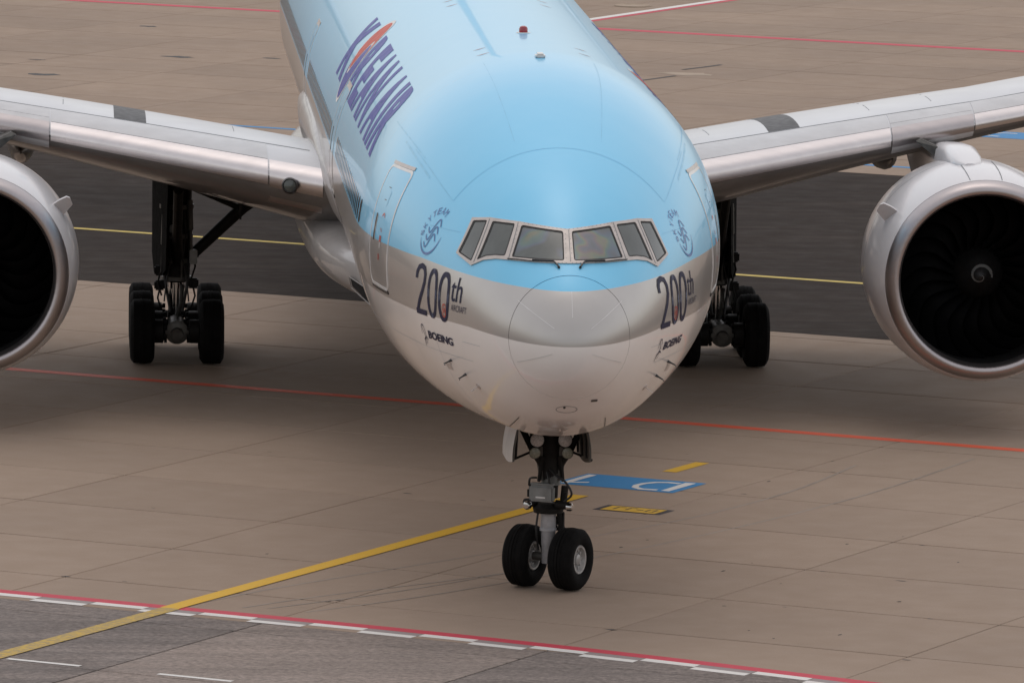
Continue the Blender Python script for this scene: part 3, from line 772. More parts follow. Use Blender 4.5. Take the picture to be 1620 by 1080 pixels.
for x, z, w_ in ((.42, -1.70, .055), (-.04, -1.82, .02)):
    conform('drain_port', fill([rounded([(x-w_, H+z-.022), (x+w_, H+z-.022), (x+w_, H+z+.022), (x-w_, H+z+.022)], .02)]), front, .005, M['black_mark'], plane, step=.4)
conform('service_panel', fill([[( .0+.17*math.cos(2*math.pi*i/24), H-1.86+.07*math.sin(2*math.pi*i/24)) for i in range(24)], [(.0+.16*math.cos(2*math.pi*i/24), H-1.86+.064*math.sin(2*math.pi*i/24)) for i in range(24)]]), front, .004, M['grey_line'], plane, step=.4)

# ---- fin and stabilisers (out of the picture, seen in plan from beside)
def foil(n=22, thick=.12, camber=.012):
    up, lo = [], []
    for i in range(n+1):
        x = .5*(1-math.cos(math.pi*i/n)); t = 5*thick*(.2969*math.sqrt(x)-.126*x-.3516*x*x+.2843*x**3-.1015*x**4)
        c = camber*4*x*(1-x); up.append((x, c+t)); lo.append((x, c-t))
    return up, lo
def foil_loop(**k):
    up, lo = foil(**k); return up[::-1] + lo[1:-1]
lp = foil_loop(thick=.11, camber=0)
rg = []
for z, y0, c in ((2.6, 53.5, 9.0), (5.5, 57.2, 7.0), (11.8, 64.5, 3.3)): rg.append([Vector((t*c, y0+x*c, H+z)) for x, t in lp])
vs, fs = loft(rg, cap0=True, cap1=True); mesh('tail_fin', vs, fs, M['livery'], plane, angle=40)
for sg in (-1, 1):
    rg = []
    for s, y0, c, z in ((1.0, 56.5, 6.8, 1.3), (10.8, 64.2, 2.3, 2.3)): rg.append([Vector((sg*s, y0+x*c, H+z+t*c)) for x, t in lp])
    vs, fs = loft(rg, cap0=True, cap1=True); mesh('tailplane', vs, fs, M['wing_top'], plane, angle=40)

# ---- wings
SW = math.tan(R(34.5))
def le(s): return 17.6+SW*s, 4.10+.123*s
def chord(s):
    if s < 10.3: return 15.0-(s-2.0)*(15.0-8.4)/8.3
    return 8.4-(s-10.3)*(8.4-1.7)/21.9
def twist(s): return R(4.2-(s-2)*.23) if s < 12 else R(1.9-(s-12)*.12)
def thick(s): return .092+(s-2)*.0010 if s < 12 else .10
def camb(s): return .004+.010*min(1, max(0, s-2)/9)
def wpt(sg, s, x, t, lift=0.0):
    y0, z0 = le(s); c = chord(s); tw = twist(s); z0 += .012*c
    dx = (x+.004)*c; dz = t*c+lift
    return Vector((sg*s, y0+dx*math.cos(tw)+dz*math.sin(tw), z0-dx*math.sin(tw)*1.0+dz*math.cos(tw)))
def wup(s, x):
    th_ = thick(s); t = 5*th_*(.2969*math.sqrt(max(x, 0))-.126*x-.3516*x*x+.2843*x**3-.1015*x**4); return camb(s)*4*x*(1-x)+t
def wlo(s, x):
    th_ = max(thick(s), .135-(s-2)*.0035 if s < 12 else .10); t = 5*th_*(.2969*math.sqrt(max(x, 0))-.126*x-.3516*x*x+.2843*x**3-.1015*x**4); return camb(s)*4*x*(1-x)-t
XS = [.5*(1-math.cos(math.pi*i/26)) for i in range(27)]
S_ST = [1.5, 2.5, 3.5, 4.5, 5.5, 6.5, 7.5, 8.5, 9.5, 10.3, 11.5, 13, 15, 18, 21, 24, 27, 30, 31.5, 32.2]
for sg in (-1, 1):
    rg = []
    for s in S_ST:
        loop = [wpt(sg, s, x, wup(s, x)) for x in XS[::-1]] + [wpt(sg, s, x, wlo(s, x)) for x in XS[1:-1]]
        rg.append(loop)
    n = len(rg[0]); vs, fs = loft(rg, cap0=True, cap1=True)
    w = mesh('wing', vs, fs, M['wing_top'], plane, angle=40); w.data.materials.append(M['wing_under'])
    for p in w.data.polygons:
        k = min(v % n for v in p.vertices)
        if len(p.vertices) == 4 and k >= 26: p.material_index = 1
    bmt = bmesh.new(); bmt.from_mesh(w.data); bmesh.ops.recalc_face_normals(bmt, faces=bmt.faces); bmt.to_mesh(w.data); bmt.free()
    def patch(name, s0, s1, pts, mat, parent, lift, ns=None):
        """pts: list of (side, x) round the section; a shell proud of the wing skin"""
        ns = ns or max(2, int((s1-s0)/.7)); rows_ = []
        for i in range(ns+1):
            s = s0+(s1-s0)*i/ns; row = []
            for sd_, x in pts:
                e = 1e-3; f = wup if sd_ > 0 else wlo
                a = wpt(sg, s, max(x-e, 0), f(s, max(x-e, 0))); b = wpt(sg, s, x+e, f(s, x+e)); p = wpt(sg, s, x, f(s, x))
                if x < 1e-6: nn = Vector((0, -1, 0))
                else:
                    d = (b-a).normalized(); nn = Vector((0, -d.z, d.y))*(1 if sd_ > 0 else -1)
                    if (nn.z < 0) == (sd_ > 0) and x > .05: nn = -nn
                row.append((p+nn*lift, p-nn*.004))
            rows_.append(row)
        m_ = len(pts); vs_ = [q[0] for r_ in rows_ for q in r_]; k0 = len(vs_); vs_ += [q[1] for r_ in rows_ for q in r_]
        fs_ = []
        for i in range(ns):
            for j in range(m_-1): fs_.append((i*m_+j, i*m_+j+1, (i+1)*m_+j+1, (i+1)*m_+j))
        for i in range(ns):
            for j in (0, m_-1): a, b = i*m_+j, (i+1)*m_+j; fs_.append((a, b, b+k0, a+k0))
        for i in (0, ns):
            for j in range(m_-1): a, b = i*m_+j, i*m_+j+1; fs_.append((a, b, b+k0, a+k0))
        o = mesh(name, vs_, fs_, mat, parent, angle=38)
        b_ = bmesh.new(); b_.from_mesh(o.data); bmesh.ops.recalc_face_normals(b_, faces=b_.faces); b_.to_mesh(o.data); b_.free()
        return o
    nose_pts = [(-1, x) for x in (.0045, .003, .0015, .0005)] + [(1, 0.0)] + [(1, x) for x in (.0015, .004, .008, .014, .020, .026)]
    top_pts = [(1, x) for x in (.0285, .04, .055, .07, .085, .10, .112)]
    nose_k = [(-1, x) for x in (.03, .016, .009, .004, .0015)] + [(1, 0.0)] + [(1, x) for x in (.0015, .004, .008, .014, .020, .026, .034, .045)]
    for s0, s1, kind in ((4.02, 8.14, 's'), (8.17, 9.90, 'k'), (9.93, 13.4, 's'), (13.43, 17.4, 's'), (17.43, 21.4, 's'), (21.43, 25.4, 's'), (25.43, 30.5, 's')):
        if kind == 's':
            so = patch('slat', s0, s1, top_pts, M['slat'], w, .009)
            patch('leading_edge', s0, s1, nose_pts, M['bare_metal'], so, .010)
        else:
            so = patch('krueger_flap', s0, s1, nose_k, M['slat'], w, .012)
            patch('leading_edge', s0, s1, [(-1, x) for x in (.006, .003, .0015, .0005)] + [(1, 0.0)] + [(1, x) for x in (.0015, .004, .008, .014, .020, .026)], M['lip_metal'], so, .015)
            patch('flap_panel', s0, s1, [(1, x) for x in (.048, .06, .075, .09, .112)], M['slat'], so, .008)
    patch('leading_edge', 3.0, 3.99, [(-1, x) for x in (.05, .035)] + nose_pts, M['bare_metal'], w, .010)
    patch('walkway_strip', *((6.30, 6.92) if sg < 0 else (5.74, 6.38)), [(1, x) for x in (.125, .16, .2, .25, .3, .36, .42, .5)], M['walk'], w, .004)
    patch('spar_seam', 3.2, 30, [(1, .1185), (1, .1215)], M['grey_line'], w, .003)
    for sx_, x0 in ((4.6, .2), (7.9, .2), (9.2, .2)):
        patch('panel_seam', sx_, sx_+.012, [(1, x) for x in (x0, .25, .3, .4, .5)], M['grey_line'], w, .002, ns=1)
    # landing light in the wing root
    y0, z0 = le(3.72); c = wpt(sg, 3.62, 0, 0)+Vector((0, -.10, -.10)); ax = Vector((sg*.10, -1, .12)).normalized()
    bm = bmesh.new(); add_lathe(bm, [(-.16, .165), (.03, .14), (.045, .128), (.03, .115)], c+Vector((0, -.02, .0)), ax, 28); rl = bm_obj('root_light', bm, M['black_mark'], w)
    bm = bmesh.new(); add_lathe(bm, [(.02, .116), (.035, .07), (.04, 0)], c+Vector((0, -.02, 0)), ax, 28); bm_obj('light_lens', bm, M['side_glass'], rl)
    # flap track fairings
    for s, l in ((8.75, 5.2), (14.5, 4.2), (19.5, 3.6)):
        y0, z0 = le(s); cc = chord(s); bm = bmesh.new(); rgs = []
        for i in range(15):
            t = i/14; yy = y0+cc*.50+t*l; r_ = .40*math.sin(math.pi*min(1, t*1.06+.0))**.6 if 0 < t < .94 else .03
            zc_ = wpt(sg, s, min(.98, .52+t*l/cc), wlo(s, min(.98, .52+t*l/cc))).z-.34
            rgs.append([Vector((sg*s+r_*.75*math.cos(2*math.pi*k/16), yy, zc_+r_*1.15*math.sin(2*math.pi*k/16))) for k in range(16)])
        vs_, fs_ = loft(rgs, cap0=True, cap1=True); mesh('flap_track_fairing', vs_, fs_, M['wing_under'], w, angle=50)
    bm = bmesh.new(); p0 = wpt(sg, 4.45, .25, wlo(4.45, .25)); add_tube(bm, [p0+Vector((0, 0, .03)), p0+Vector((0, .12, -.32))], [.03, .02], 6); bm_obj('drain_mast', bm, M['gear_dark'], w)

# ---- wing to body fairing
rg = []
FT = [(12.6, .30, 3.7, .30), (13.6, 1.5, 3.5, .58), (15, 2.3, 3.4, .70), (17, 2.9, 3.4, .74), (19, 3.14, 3.4, .78), (22, 3.27, 3.4, .86), (26, 3.32, 3.4, .98), (32, 3.32, 3.4, 1.05), (38, 3.2, 3.4, 1.05), (43, 2.8, 3.4, .9), (47, 1.8, 3.4, .6), (48.5, .4, 3.4, .2)]
ff = [pchip([q[0] for q in FT], [q[i] for q in FT]) for i in (1, 2, 3)]
for i in range(73):
    y = 12.6+35.9*(i/72)**1.25; w_, z_, h_ = (f(y) for f in ff); row = []
    for k in range(64):
        a = -2*math.pi*k/64; cx_, sx_ = math.cos(a), math.sin(a); e = .82 if sx_ < 0 else .5
        row.append(Vector((w_*math.copysign(abs(cx_)**e, cx_), y, z_+h_*((.70-.4*min(1, max(0, y-24)/8)) if sx_ > 0 else 1)*math.copysign(abs(sx_)**e, sx_))))
    rg.append(row)
vs, fs = loft(rg, cap0=True, cap1=True); fairing = mesh('wing_root_fairing', vs, fs, M['fairing'], plane, angle=60)
for sg in (-1, 1):
    # over-wing fillet: the root blends up the body side
    rg = []
    for i in range(25):
        t = i/24; yy = 17.0+t*20; q = math.sin(min(1, t/.4)*math.pi/2); e_ = 1-max(0, (t-.6)/.4)**2
        hw = .01+.22*q*e_; z0_ = 4.1; z1_ = 4.5+.95*q*e_; row = []; zc, h, w_ = sect(yy)
        for k in range(15):
            z_ = z0_+(z1_-z0_)*k/14; b_ = w_*math.sqrt(max(0, 1-((z_-zc)/h)**2)); row.append(Vector((sg*(b_+hw*math.sqrt(max(0, 1-(k/14)**3))), yy, z_)))
        for k in range(14, -1, -1):
            z_ = z0_+(z1_-z0_)*k/14; b_ = w_*math.sqrt(max(0, 1-((z_-zc)/h)**2)); row.append(Vector((sg*(b_-.08), yy, z_)))
        rg.append(row)
    vs, fs = loft(rg, cap0=True, cap1=True); wf = mesh('wing_fillet', vs, fs, M['fairing'], plane, angle=50)
    b_ = bmesh.new(); b_.from_mesh(wf.data); bmesh.ops.recalc_face_normals(b_, faces=b_.faces); b_.to_mesh(wf.data); b_.free()
    # ram air inlet
    bm = bmesh.new(); add_prism(bm, [(sg*2.20, 15.0, 3.12), (sg*2.62, 15.7, 3.36), (sg*2.58, 15.7, 3.20), (sg*2.17, 15.0, 2.86)], (0, 1.2, 0)); bm_obj('ram_air_inlet', bm, M['hole'], fairing)
    bm = bmesh.new(); add_tube(bm, [(sg*2.19, 14.98, 3.14), (sg*2.64, 15.68, 3.38), (sg*2.60, 15.68, 3.18), (sg*2.16, 14.98, 2.84), (sg*2.19, 14.98, 3.14)], .010, 6); bm_obj('inlet_rim', bm, M['fairing'], fairing)

# ---- engines
EY, EZ = 18.8, 3.0
def engine(sg):
    cx = sg*(9.50 if sg > 0 else 9.66); o = Vector((cx, EY, EZ)); ax = Vector((0, 1, 0)); NN = 96
    bm = bmesh.new()
    add_lathe(bm, [(.315, 1.86), (.30, 1.895), (.33, 1.905), (.6, 1.965), (1.0, 2.02), (1.6, 2.065), (2.3, 2.08), (3.0, 2.05), (3.8, 1.98), (4.6, 1.80), (5.1, 1.66), (5.1, 1.5), (4.2, 1.45)], o, ax, NN)
    add_lathe(bm, [(4.2, 1.45), (4.6, 1.15), (5.6, 1.0), (6.6, .8), (7.2, .62), (7.1, .5), (7.0, 0)], o, ax, 48)
    e = bm_obj('engine', bm, M['nacelle'], plane, angle=40)
    bm = bmesh.new()
    pr = [(.31, 1.892), (.18, 1.865), (.08, 1.82), (.025, 1.77), (.0, 1.715), (.02, 1.665), (.08, 1.63), (.2, 1.605), (.31, 1.595)]
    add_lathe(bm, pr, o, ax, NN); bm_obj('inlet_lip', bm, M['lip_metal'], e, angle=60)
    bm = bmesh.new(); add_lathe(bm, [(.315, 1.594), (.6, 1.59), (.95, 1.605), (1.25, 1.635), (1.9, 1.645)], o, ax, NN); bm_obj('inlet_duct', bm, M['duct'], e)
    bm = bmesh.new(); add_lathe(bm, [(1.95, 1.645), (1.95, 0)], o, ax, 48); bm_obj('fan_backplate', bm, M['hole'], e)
    sp = [(.85, .001), (.87, .05), (.93, .12), (1.05, .235), (1.2, .35), (1.35, .44), (1.5, .50), (1.7, .52)]
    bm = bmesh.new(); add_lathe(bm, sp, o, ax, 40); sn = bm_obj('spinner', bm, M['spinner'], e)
    fs_ = pchip([q[1] for q in sp], [q[0] for q in sp])
    # white spiral on the spinner
    vs_, rows_ = [], 30
    for i in range(rows_+1):
        t = i/rows_; a = R(40)-sg*0 + t*R(400); r_ = .02+.215*t**.8; w_ = (.012+.050*t)*(1 if t < .95 else .7)
        for q in (-1, 1):
            r2 = max(.004, r_+q*w_/2); vs_.append(Vector((cx+r2*math.cos(-a+R(70)), EY+fs_(r2)-.006, EZ+r2*math.sin(-a+R(70)))))
    mesh('spinner_spiral', vs_, [(2*i, 2*i+1, 2*i+3, 2*i+2) for i in range(rows_)], M['spiral'], sn)
    # fan blades, one mesh shared by 22 objects
    nr_, nc = 12, 5; bv, bf = [], []
    for i in range(nr_+1):
        t = i/nr_; r_ = .47+1.16*t; stg = R(22+42*t); ch_ = .42+.22*math.sin(math.pi*t*.9); sweep = R(16)*math.sin(math.pi*t*1.15)-R(9)*t
        for j in range(nc+1):
            c = (j/nc-.5)*ch_; yy = c*math.cos(stg)+1.52-.06*t; tt = c*math.sin(stg)
            a = tt/r_ + sweep + .05*math.sin(math.pi*j/nc)
            bv.append((r_*math.sin(a), yy, r_*math.cos(a)))
    for i in range(nr_):
        for j in range(nc): k = i*(nc+1)+j; bf.append((k, k+1, k+nc+2, k+nc+1))
    me = bpy.data.meshes.new('fan_blade'); me.from_pydata(bv, [], bf); me.materials.append(M['fan']); me.polygons.foreach_set('use_smooth', [True]*len(me.polygons))
    for k in range(22):
        b = bpy.data.objects.new('fan_blade', me); sc.collection.objects.link(b); b.parent = e
        b.location = (cx, EY, EZ); b.rotation_euler = (0, 2*math.pi*k/22, 0)
    # strake on the inboard shoulder
    a = R(38); d = Vector((-sg*math.cos(a), 0, math.sin(a))); tn = Vector((sg*math.sin(a), 0, math.cos(a)))
    b0 = o+Vector((0, 1.0, 0)); bm = bmesh.new(); dc = (Vector((0, 1, 0))*.78 - tn*.62).normalized(); nn = d.cross(dc).normalized()*.03
    add_prism(bm, [b0+d*1.98, b0+d*2.16+dc*.02, b0+d*2.30+dc*.08, b0+d*2.33+dc*.18, b0+d*2.28+dc*.40, b0+d*2.0+dc*.50], nn)
    bm_obj('strake', bm, M['nacelle'], e, smooth=False)
    # cowl seams
    for s_ in (.62, 2.35):
        rad = {.62: 1.969, 2.35: 2.08}[s_]; bm = bmesh.new()
        add_lathe(bm, [(s_, rad+.0015), (s_+.012, rad+.003)], o, ax, NN); 
        if s_ > 2: bm_obj('cowl_seam', bm, M['grey_line'], e)
        else: bm.free()
    for da in (-.16, .16):
        bm = bmesh.new(); rows_ = []
        for i in range(9):
            s_ = .34+.25*i; r_ = pchip([.3, .6, 1.0, 1.6, 2.3, 3.0], [1.898, 1.965, 2.02, 2.065, 2.08, 2.05])(s_)+.003
            rows_.append([Vector((cx+r_*math.sin(da+q), EY+s_, EZ+r_*math.cos(da+q))) for q in (-.004, .004)])
        vs_ = [v for r_ in rows_ for v in r_]; bm.free()
        mesh('cowl_seam', vs_, [(2*i, 2*i+1, 2*i+3, 2*i+2) for i in range(8)], M['grey_line'], e)
    # pylon
    rg = []
    px_ = cx-sg*.16
    for y, z0_, z1_, hw in ((EY+1.55, 5.0, 5.08, .10), (EY+1.75, 4.95, 5.12, .25), (EY+2.3, 4.8, 5.20, .33), (EY+3.2, 4.6, 5.28, .37), (EY+4.6, 4.3, 5.20, .38), (EY+6.2, 4.0, 5.05, .36), (EY+8.5, 3.9, 5.2, .3), (EY+11, 4.4, 5.0, .2)):
        row = []
        for k in range(20):
            a = 2*math.pi*k/20; c_, s_ = math.cos(a), math.sin(a)
            row.append(Vector((px_+hw*math.copysign(abs(c_)**.4, c_)*(1-.30*max(0, s_)), y, (z0_+z1_)/2+(z1_-z0_)/2*math.copysign(abs(s_)**.35, s_))))
        rg.append(row)
    vs_, fs__ = loft(rg, cap0=True, cap1=True); mesh('pylon', vs_, fs__, M['nacelle'], e, angle=50)
    # angular bracket beside the pylon under the leading edge
    bm = bmesh.new(); q = -sg
    add_prism(bm, [(cx+q*.42, EY+4.3, 4.85), (cx+q*.85, EY+4.6, 5.2), (cx+q*.75, EY+4.6, 5.25), (cx+q*.40, EY+4.3, 5.1)], (0, 1.5, 0)); bm_obj('pylon_bracket', bm, M['gear_grey'], e, smooth=False)
for sg in (-1, 1): engine(sg)

# ---- wheels
def tyre_profile(rad, w, rim):
    h = w/2; pr = [(-h*.72, rim), (-h*.9, rim+.03), (-h, rim+(rad-rim)*.45), (-h*.97, rim+(rad-rim)*.70), (-h*.86, rad-.055*rad/.55), (-h*.70, rad-.018)]
    g = []
    for k in range(-2, 3): x = k*h*.26; g += [(x-.010, rad-.004+(-.006*abs(k))), (x-.008, rad-.016), (x+.008, rad-.016), (x+.010, rad-.004+(-.006*abs(k)))]
    return pr + g + [(-a, b) for a, b in pr[::-1]]
def make_wheel(parent, c, axis, rad, w, rim, hub_side, n=56):
    axis = Vector(axis).normalized(); bm = bmesh.new()
    add_lathe(bm, tyre_profile(rad, w, rim), c, axis, n); t = bm_obj('tyre', bm, M['tyre'], parent, angle=40)
    for s in (1, -1):
        bm = bmesh.new()
        add_lathe(bm, [(w*.36, rim+.012), (w*.41, rim-.005), (w*.40, rim-.035), (w*.26, rim-.06), (w*.20, rim*.55), (w*.22, rim*.42), (w*.34, rim*.36), (w*.37, rim*.25), (w*.37, 0)], c, axis*s, 36)
        for k in range(10):
            a = 2*math.pi*k/10; x, y = frame_of(axis*s); q = Vector(c)+axis*s*(w*.22)+(x*math.cos(a)+y*math.sin(a))*rim*.66
            add_lathe(bm, [(0, .03), (.03, .028), (.035, 0)], q, axis*s, 8)
        bm_obj('wheel_hub', bm, M['hub'], parent)

# ---- nose gear
ST = R(30); AX = Vector((math.cos(ST), -math.sin(ST), 0)); FD = Vector((-math.sin(ST), -math.cos(ST), 0)); UP = Vector((0, 0, 1))
def L(a, b, z): return AX*a + FD*b + UP*z                      # steered frame: across, forward, up
bm = bmesh.new(); add_tube(bm, [(0.02, 0, 1.5), (0.02, .0, 2.0), (0.02, 0, 3.2)], [.13, .15, .18], 20)
ng = bm_obj('nose_gear', bm, M['gear_dark'], plane)
RN = .52
for s in (-1, 1): make_wheel(ng, L(s*.415, 0, RN), AX, RN, .43, .235, s)
bm = bmesh.new(); add_tube(bm, [L(-.5, 0, RN), L(.5, 0, RN)], .07, 14); bm_obj('axle', bm, M['gear_grey'], ng)
bm = bmesh.new(); add_tube(bm, [L(0, 0, .42), L(0, 0, .7), L(0, 0, .72), L(0, 0, .98), L(0, 0, 1.0), L(0, 0, 1.3)], [.10, .105, .115, .115, .125, .125], 24); add_lathe(bm, [(0, .14), (.04, .14), (.04, .11)], L(0, 0, .96), UP, 24); add_lathe(bm, [(0, .145), (.05, .145), (.05, .11)], L(0, 0, 1.24), UP, 24); bm_obj('shock_strut', bm, M['strut_white'], ng)
bm = bmesh.new(); add_tube(bm, [L(0, 0, 1.26), L(0, 0, 1.34), L(0, 0, 1.36), L(0, 0, 1.42)], [.24, .26, .22, .18], 24); bm_obj('steering_collar', bm, M['gear_dark'], ng)
bm = bmesh.new(); add_box(bm, L(0, .24, 1.60), (.44, .12, .27), Matrix.Rotation(-ST, 3, 'Z'), .03); add_box(bm, L(0, .23, 1.755), (.40, .10, .03), Matrix.Rotation(-ST, 3, 'Z'), .006)
cb = bm_obj('control_box', bm, M['box_grey'], ng)
bm = bmesh.new(); add_box(bm, L(0, .303, 1.54), (.17, .012, .025), Matrix.Rotation(-ST, 3, 'Z')); bm_obj('box_label', bm, M['white_trim'], cb, smooth=False)
for s in (-1, 1):                                              # steering actuators with bright rod ends
    bm = bmesh.new(); add_tube(bm, [L(s*.18, .10, 1.42), L(s*.40, .05, 1.40)], [.075, .065], 16); bm_obj('steering_actuator', bm, M['gear_dark'], ng)
    bm = bmesh.new(); add_lathe(bm, [(-.04, .07), (.02, .07), (.05, .05), (.06, 0)], L(s*.42 if s > 0 else -.26, .06 if s > 0 else .26, 1.385), (AX*s if s > 0 else FD), 16); bm_obj('actuator_cap', bm, M['chrome'], ng)
    bm = bmesh.new(); add_tube(bm, [L(s*.28, .02, 1.45), L(s*.30, 0, 1.72)], .06, 10); add_tube(bm, [L(s*.33, .05, 1.50), L(s*.33, .05, 1.62)], .035, 8); bm_obj('valve_block', bm, M['gear_dark'], ng)
# torque links behind the strut
for z0_, z1_, q in ((1.26, .92, 0), (.92, .50, 1)):
    bm = bmesh.new()
    b0, b1 = (.16, .42) if q == 0 else (.42, .14)
    for s in (-1, 1): add_tube(bm, [L(s*.10+.0, -b0, z0_), L(s*.04, -b1, z1_)], .035, 8)
    add_box(bm, L(0, -(b0+b1)/2, (z0_+z1_)/2), (.12, .03, .14), Matrix.Rotation(-ST, 3, 'Z')); bm_obj('torque_link', bm, M['gear_dark'], ng)
bm = bmesh.new(); add_tube(bm, [L(.16, -.05, 1.30), L(.20, -.12, 1.0), L(.12, -.10, .62)], .045, 8); add_box(bm, L(.19, -.10, 1.1), (.10, .06, .34), Matrix.Rotation(-ST, 3, 'Z'), .01); bm_obj('tow_link', bm, M['gear_dark'], ng)
# upper casing with fork arms, drag brace, lamps
bm = bmesh.new(); add_tube(bm, [(0.03, 0, 1.72), (0.03, 0, 1.8), (.03, 0, 2.1)], [.17, .15, .12], 20); add_tube(bm, [(-.10, -.02, 1.8), (-.16, -.02, 2.35)], [.06, .09], 10); add_tube(bm, [(.15, -.02, 1.8), (.22, -.02, 2.35)], [.06, .09], 10); bm_obj('upper_casing', bm, M['gear_grey'], ng)
for s in (-1, 1):
    bm = bmesh.new(); add_tube(bm, [(s*.30+.03, -.12, 2.28), (s*.58+.03, -.05, 2.85)], .055, 8); add_tube(bm, [(s*.30+.03, -.12, 2.28), (s*.12+.03, -.05, 1.98)], .05, 8); bm_obj('side_brace', bm, M['gear_dark'], ng)
    bm = bmesh.new(); add_tube(bm, [(s*.28+.03, -.14, 2.30), (s*.66+.03, -.3, 2.16)], .02, 6); bm_obj('door_rod', bm, M['gear_dark'], ng)
    bm = bmesh.new(); add_tube(bm, [(s*.14+.03, -.1, 2.2), (s*.20+.03, -.08, 1.78)], [.05, .03], 6); bm_obj('lock_link', bm, M['gear_dark'], ng)
    bm = bmesh.new(); add_lathe(bm, [(.16, .05), (.06, .10), (-.04, .125), (-.05, .115)], (s*.228+.005, -.36, 2.50), (0, 1, -.05), 24); li = bm_obj('landing_light', bm, M['gear_dark'], ng)
    bm = bmesh.new(); add_lathe(bm, [(.0, .112), (.012, .08), (.016, 0)], (s*.228+.005, -.395, 2.502), (0, -1, .05), 24); bm_obj('light_lens', bm, M['lamp'], li)
    bm = bmesh.new(); add_lathe(bm, [(.12, .03), (.05, .07), (-.03, .098), (-.04, .09)], (s*.265+.012, -.32, 2.285), (0, 1, 0), 20); li = bm_obj('taxi_light', bm, M['gear_grey'], ng)
    bm = bmesh.new(); add_lathe(bm, [(0, .088), (.01, .05), (.013, 0)], (s*.265+.012, -.352, 2.285), (0, -1, 0), 20); bm_obj('light_lens', bm, M['lamp_small'], li)
bm = bmesh.new(); add_box(bm, (.02, .12, 2.55), (.66, .2, .66), None, .03); bm_obj('gear_beam', bm, M['hole'], ng)
bm = bmesh.new(); add_tube(bm, [(.03, .1, 1.95), (.03, 1.6, 2.75)], .08, 10); bm_obj('drag_brace', bm, M['gear_dark'], ng)
for pts in ([L(.10, .16, 2.0), L(.24, .24, 1.92), L(.42, .24, 1.82), L(.52, .2, 1.62), L(.36, .16, 1.48)], [L(-.14, .16, 1.84), L(-.26, .16, 1.82), L(-.30, .12, 1.7)], [L(.06, .18, 1.95), L(.13, .26, 1.84), L(.15, .24, 1.74)], [L(-.10, .12, 1.42), L(-.14, .16, 1.0), L(-.12, .10, .64)]):
    P = []
    for i in range(len(pts)-1):
        p0 = pts[max(i-1, 0)]; p1 = pts[i]; p2 = pts[i+1]; p3 = pts[min(i+2, len(pts)-1)]
        for t in (0, .25, .5, .75): P.append(.5*((2*p1)+(p2-p0)*t+(2*p0-5*p1+4*p2-p3)*t*t+(3*p1-p0-3*p2+p3)*t**3))
    P.append(pts[-1]); bm = bmesh.new(); add_tube(bm, P, .019, 6); bm_obj('hose', bm, M['hose'], ng)
ng.location = (.09, .66, 0)
# wheel well: dark sheet under the belly, shade put into its colour, and its doors
def belly(x, y, d=0.0):
    zc, h, w_ = sect(y); return Vector((x, y, zc-h*math.sqrt(max(0, 1-(x/w_)**2))-d))
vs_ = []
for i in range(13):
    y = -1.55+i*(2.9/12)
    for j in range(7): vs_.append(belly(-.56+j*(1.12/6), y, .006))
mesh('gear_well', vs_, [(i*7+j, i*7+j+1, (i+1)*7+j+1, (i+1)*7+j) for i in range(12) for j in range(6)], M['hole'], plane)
for sg in (-1, 1):
    vs_, fs_ = [], []; ny, nz = 10, 6
    for q in (0, 1):
        for i in range(ny+1):
            y = -1.45+i*(2.75/ny)
            for j in range(nz+1):
                t = j/nz; top = belly(sg*.55, y); front_cut = .10*(1-i/ny)
                hgt = .55+.04*math.sin(math.pi*i/ny)
                x = sg*(.55+.06*math.sin(t*math.pi*.5)+.04*t-.03*t*t) + sg*(.035*q-.0175)
                vs_.append(Vector((x, y+(.05*t if i == 0 else 0), top.z+.02-t*hgt)))
    k0 = (ny+1)*(nz+1)
    for q in (0, 1):
        for i in range(ny):
            for j in range(nz):
                a = q*k0+i*(nz+1)+j; fs_.append((a, a+1, a+nz+2, a+nz+1))
    rim = [i*(nz+1) for i in range(ny+1)] + [ny*(nz+1)+j for j in range(1, nz+1)] + [i*(nz+1)+nz for i in range(ny-1, -1, -1)] + [j for j in range(nz-1, 0, -1)]
    for i in range(len(rim)): a, b = rim[i], rim[(i+1) % len(rim)]; fs_.append((a, b, b+k0, a+k0))
    d = mesh('nose_gear_door', vs_, fs_, M['white_trim'], plane, angle=40); d.data.materials.append(M['door_in'])
    b_ = bmesh.new(); b_.from_mesh(d.data); bmesh.ops.recalc_face_normals(b_, faces=b_.faces); b_.to_mesh(d.data); b_.free()
    for p in d.data.polygons:
        if p.normal.x*sg < .5: p.material_index = 1
    # small hinged front doors edge lines
    for k in range(3):
        bm = bmesh.new(); y = -1.2+k*1.0; tp = belly(sg*.57, y); add_tube(bm, [tp+Vector((sg*-.02, 0, -.02)), tp+Vector((sg*.0, 0, -.48))], .022, 6); bm_obj('door_rib', bm, M['gear_dark'], d)
    conform('door_seam', ribbon([(sg*(.78-.10*i/8), H-2.52+.40*i/8) for i in range(9)], .016), front, .004, M['black_mark'], plane, step=.4)

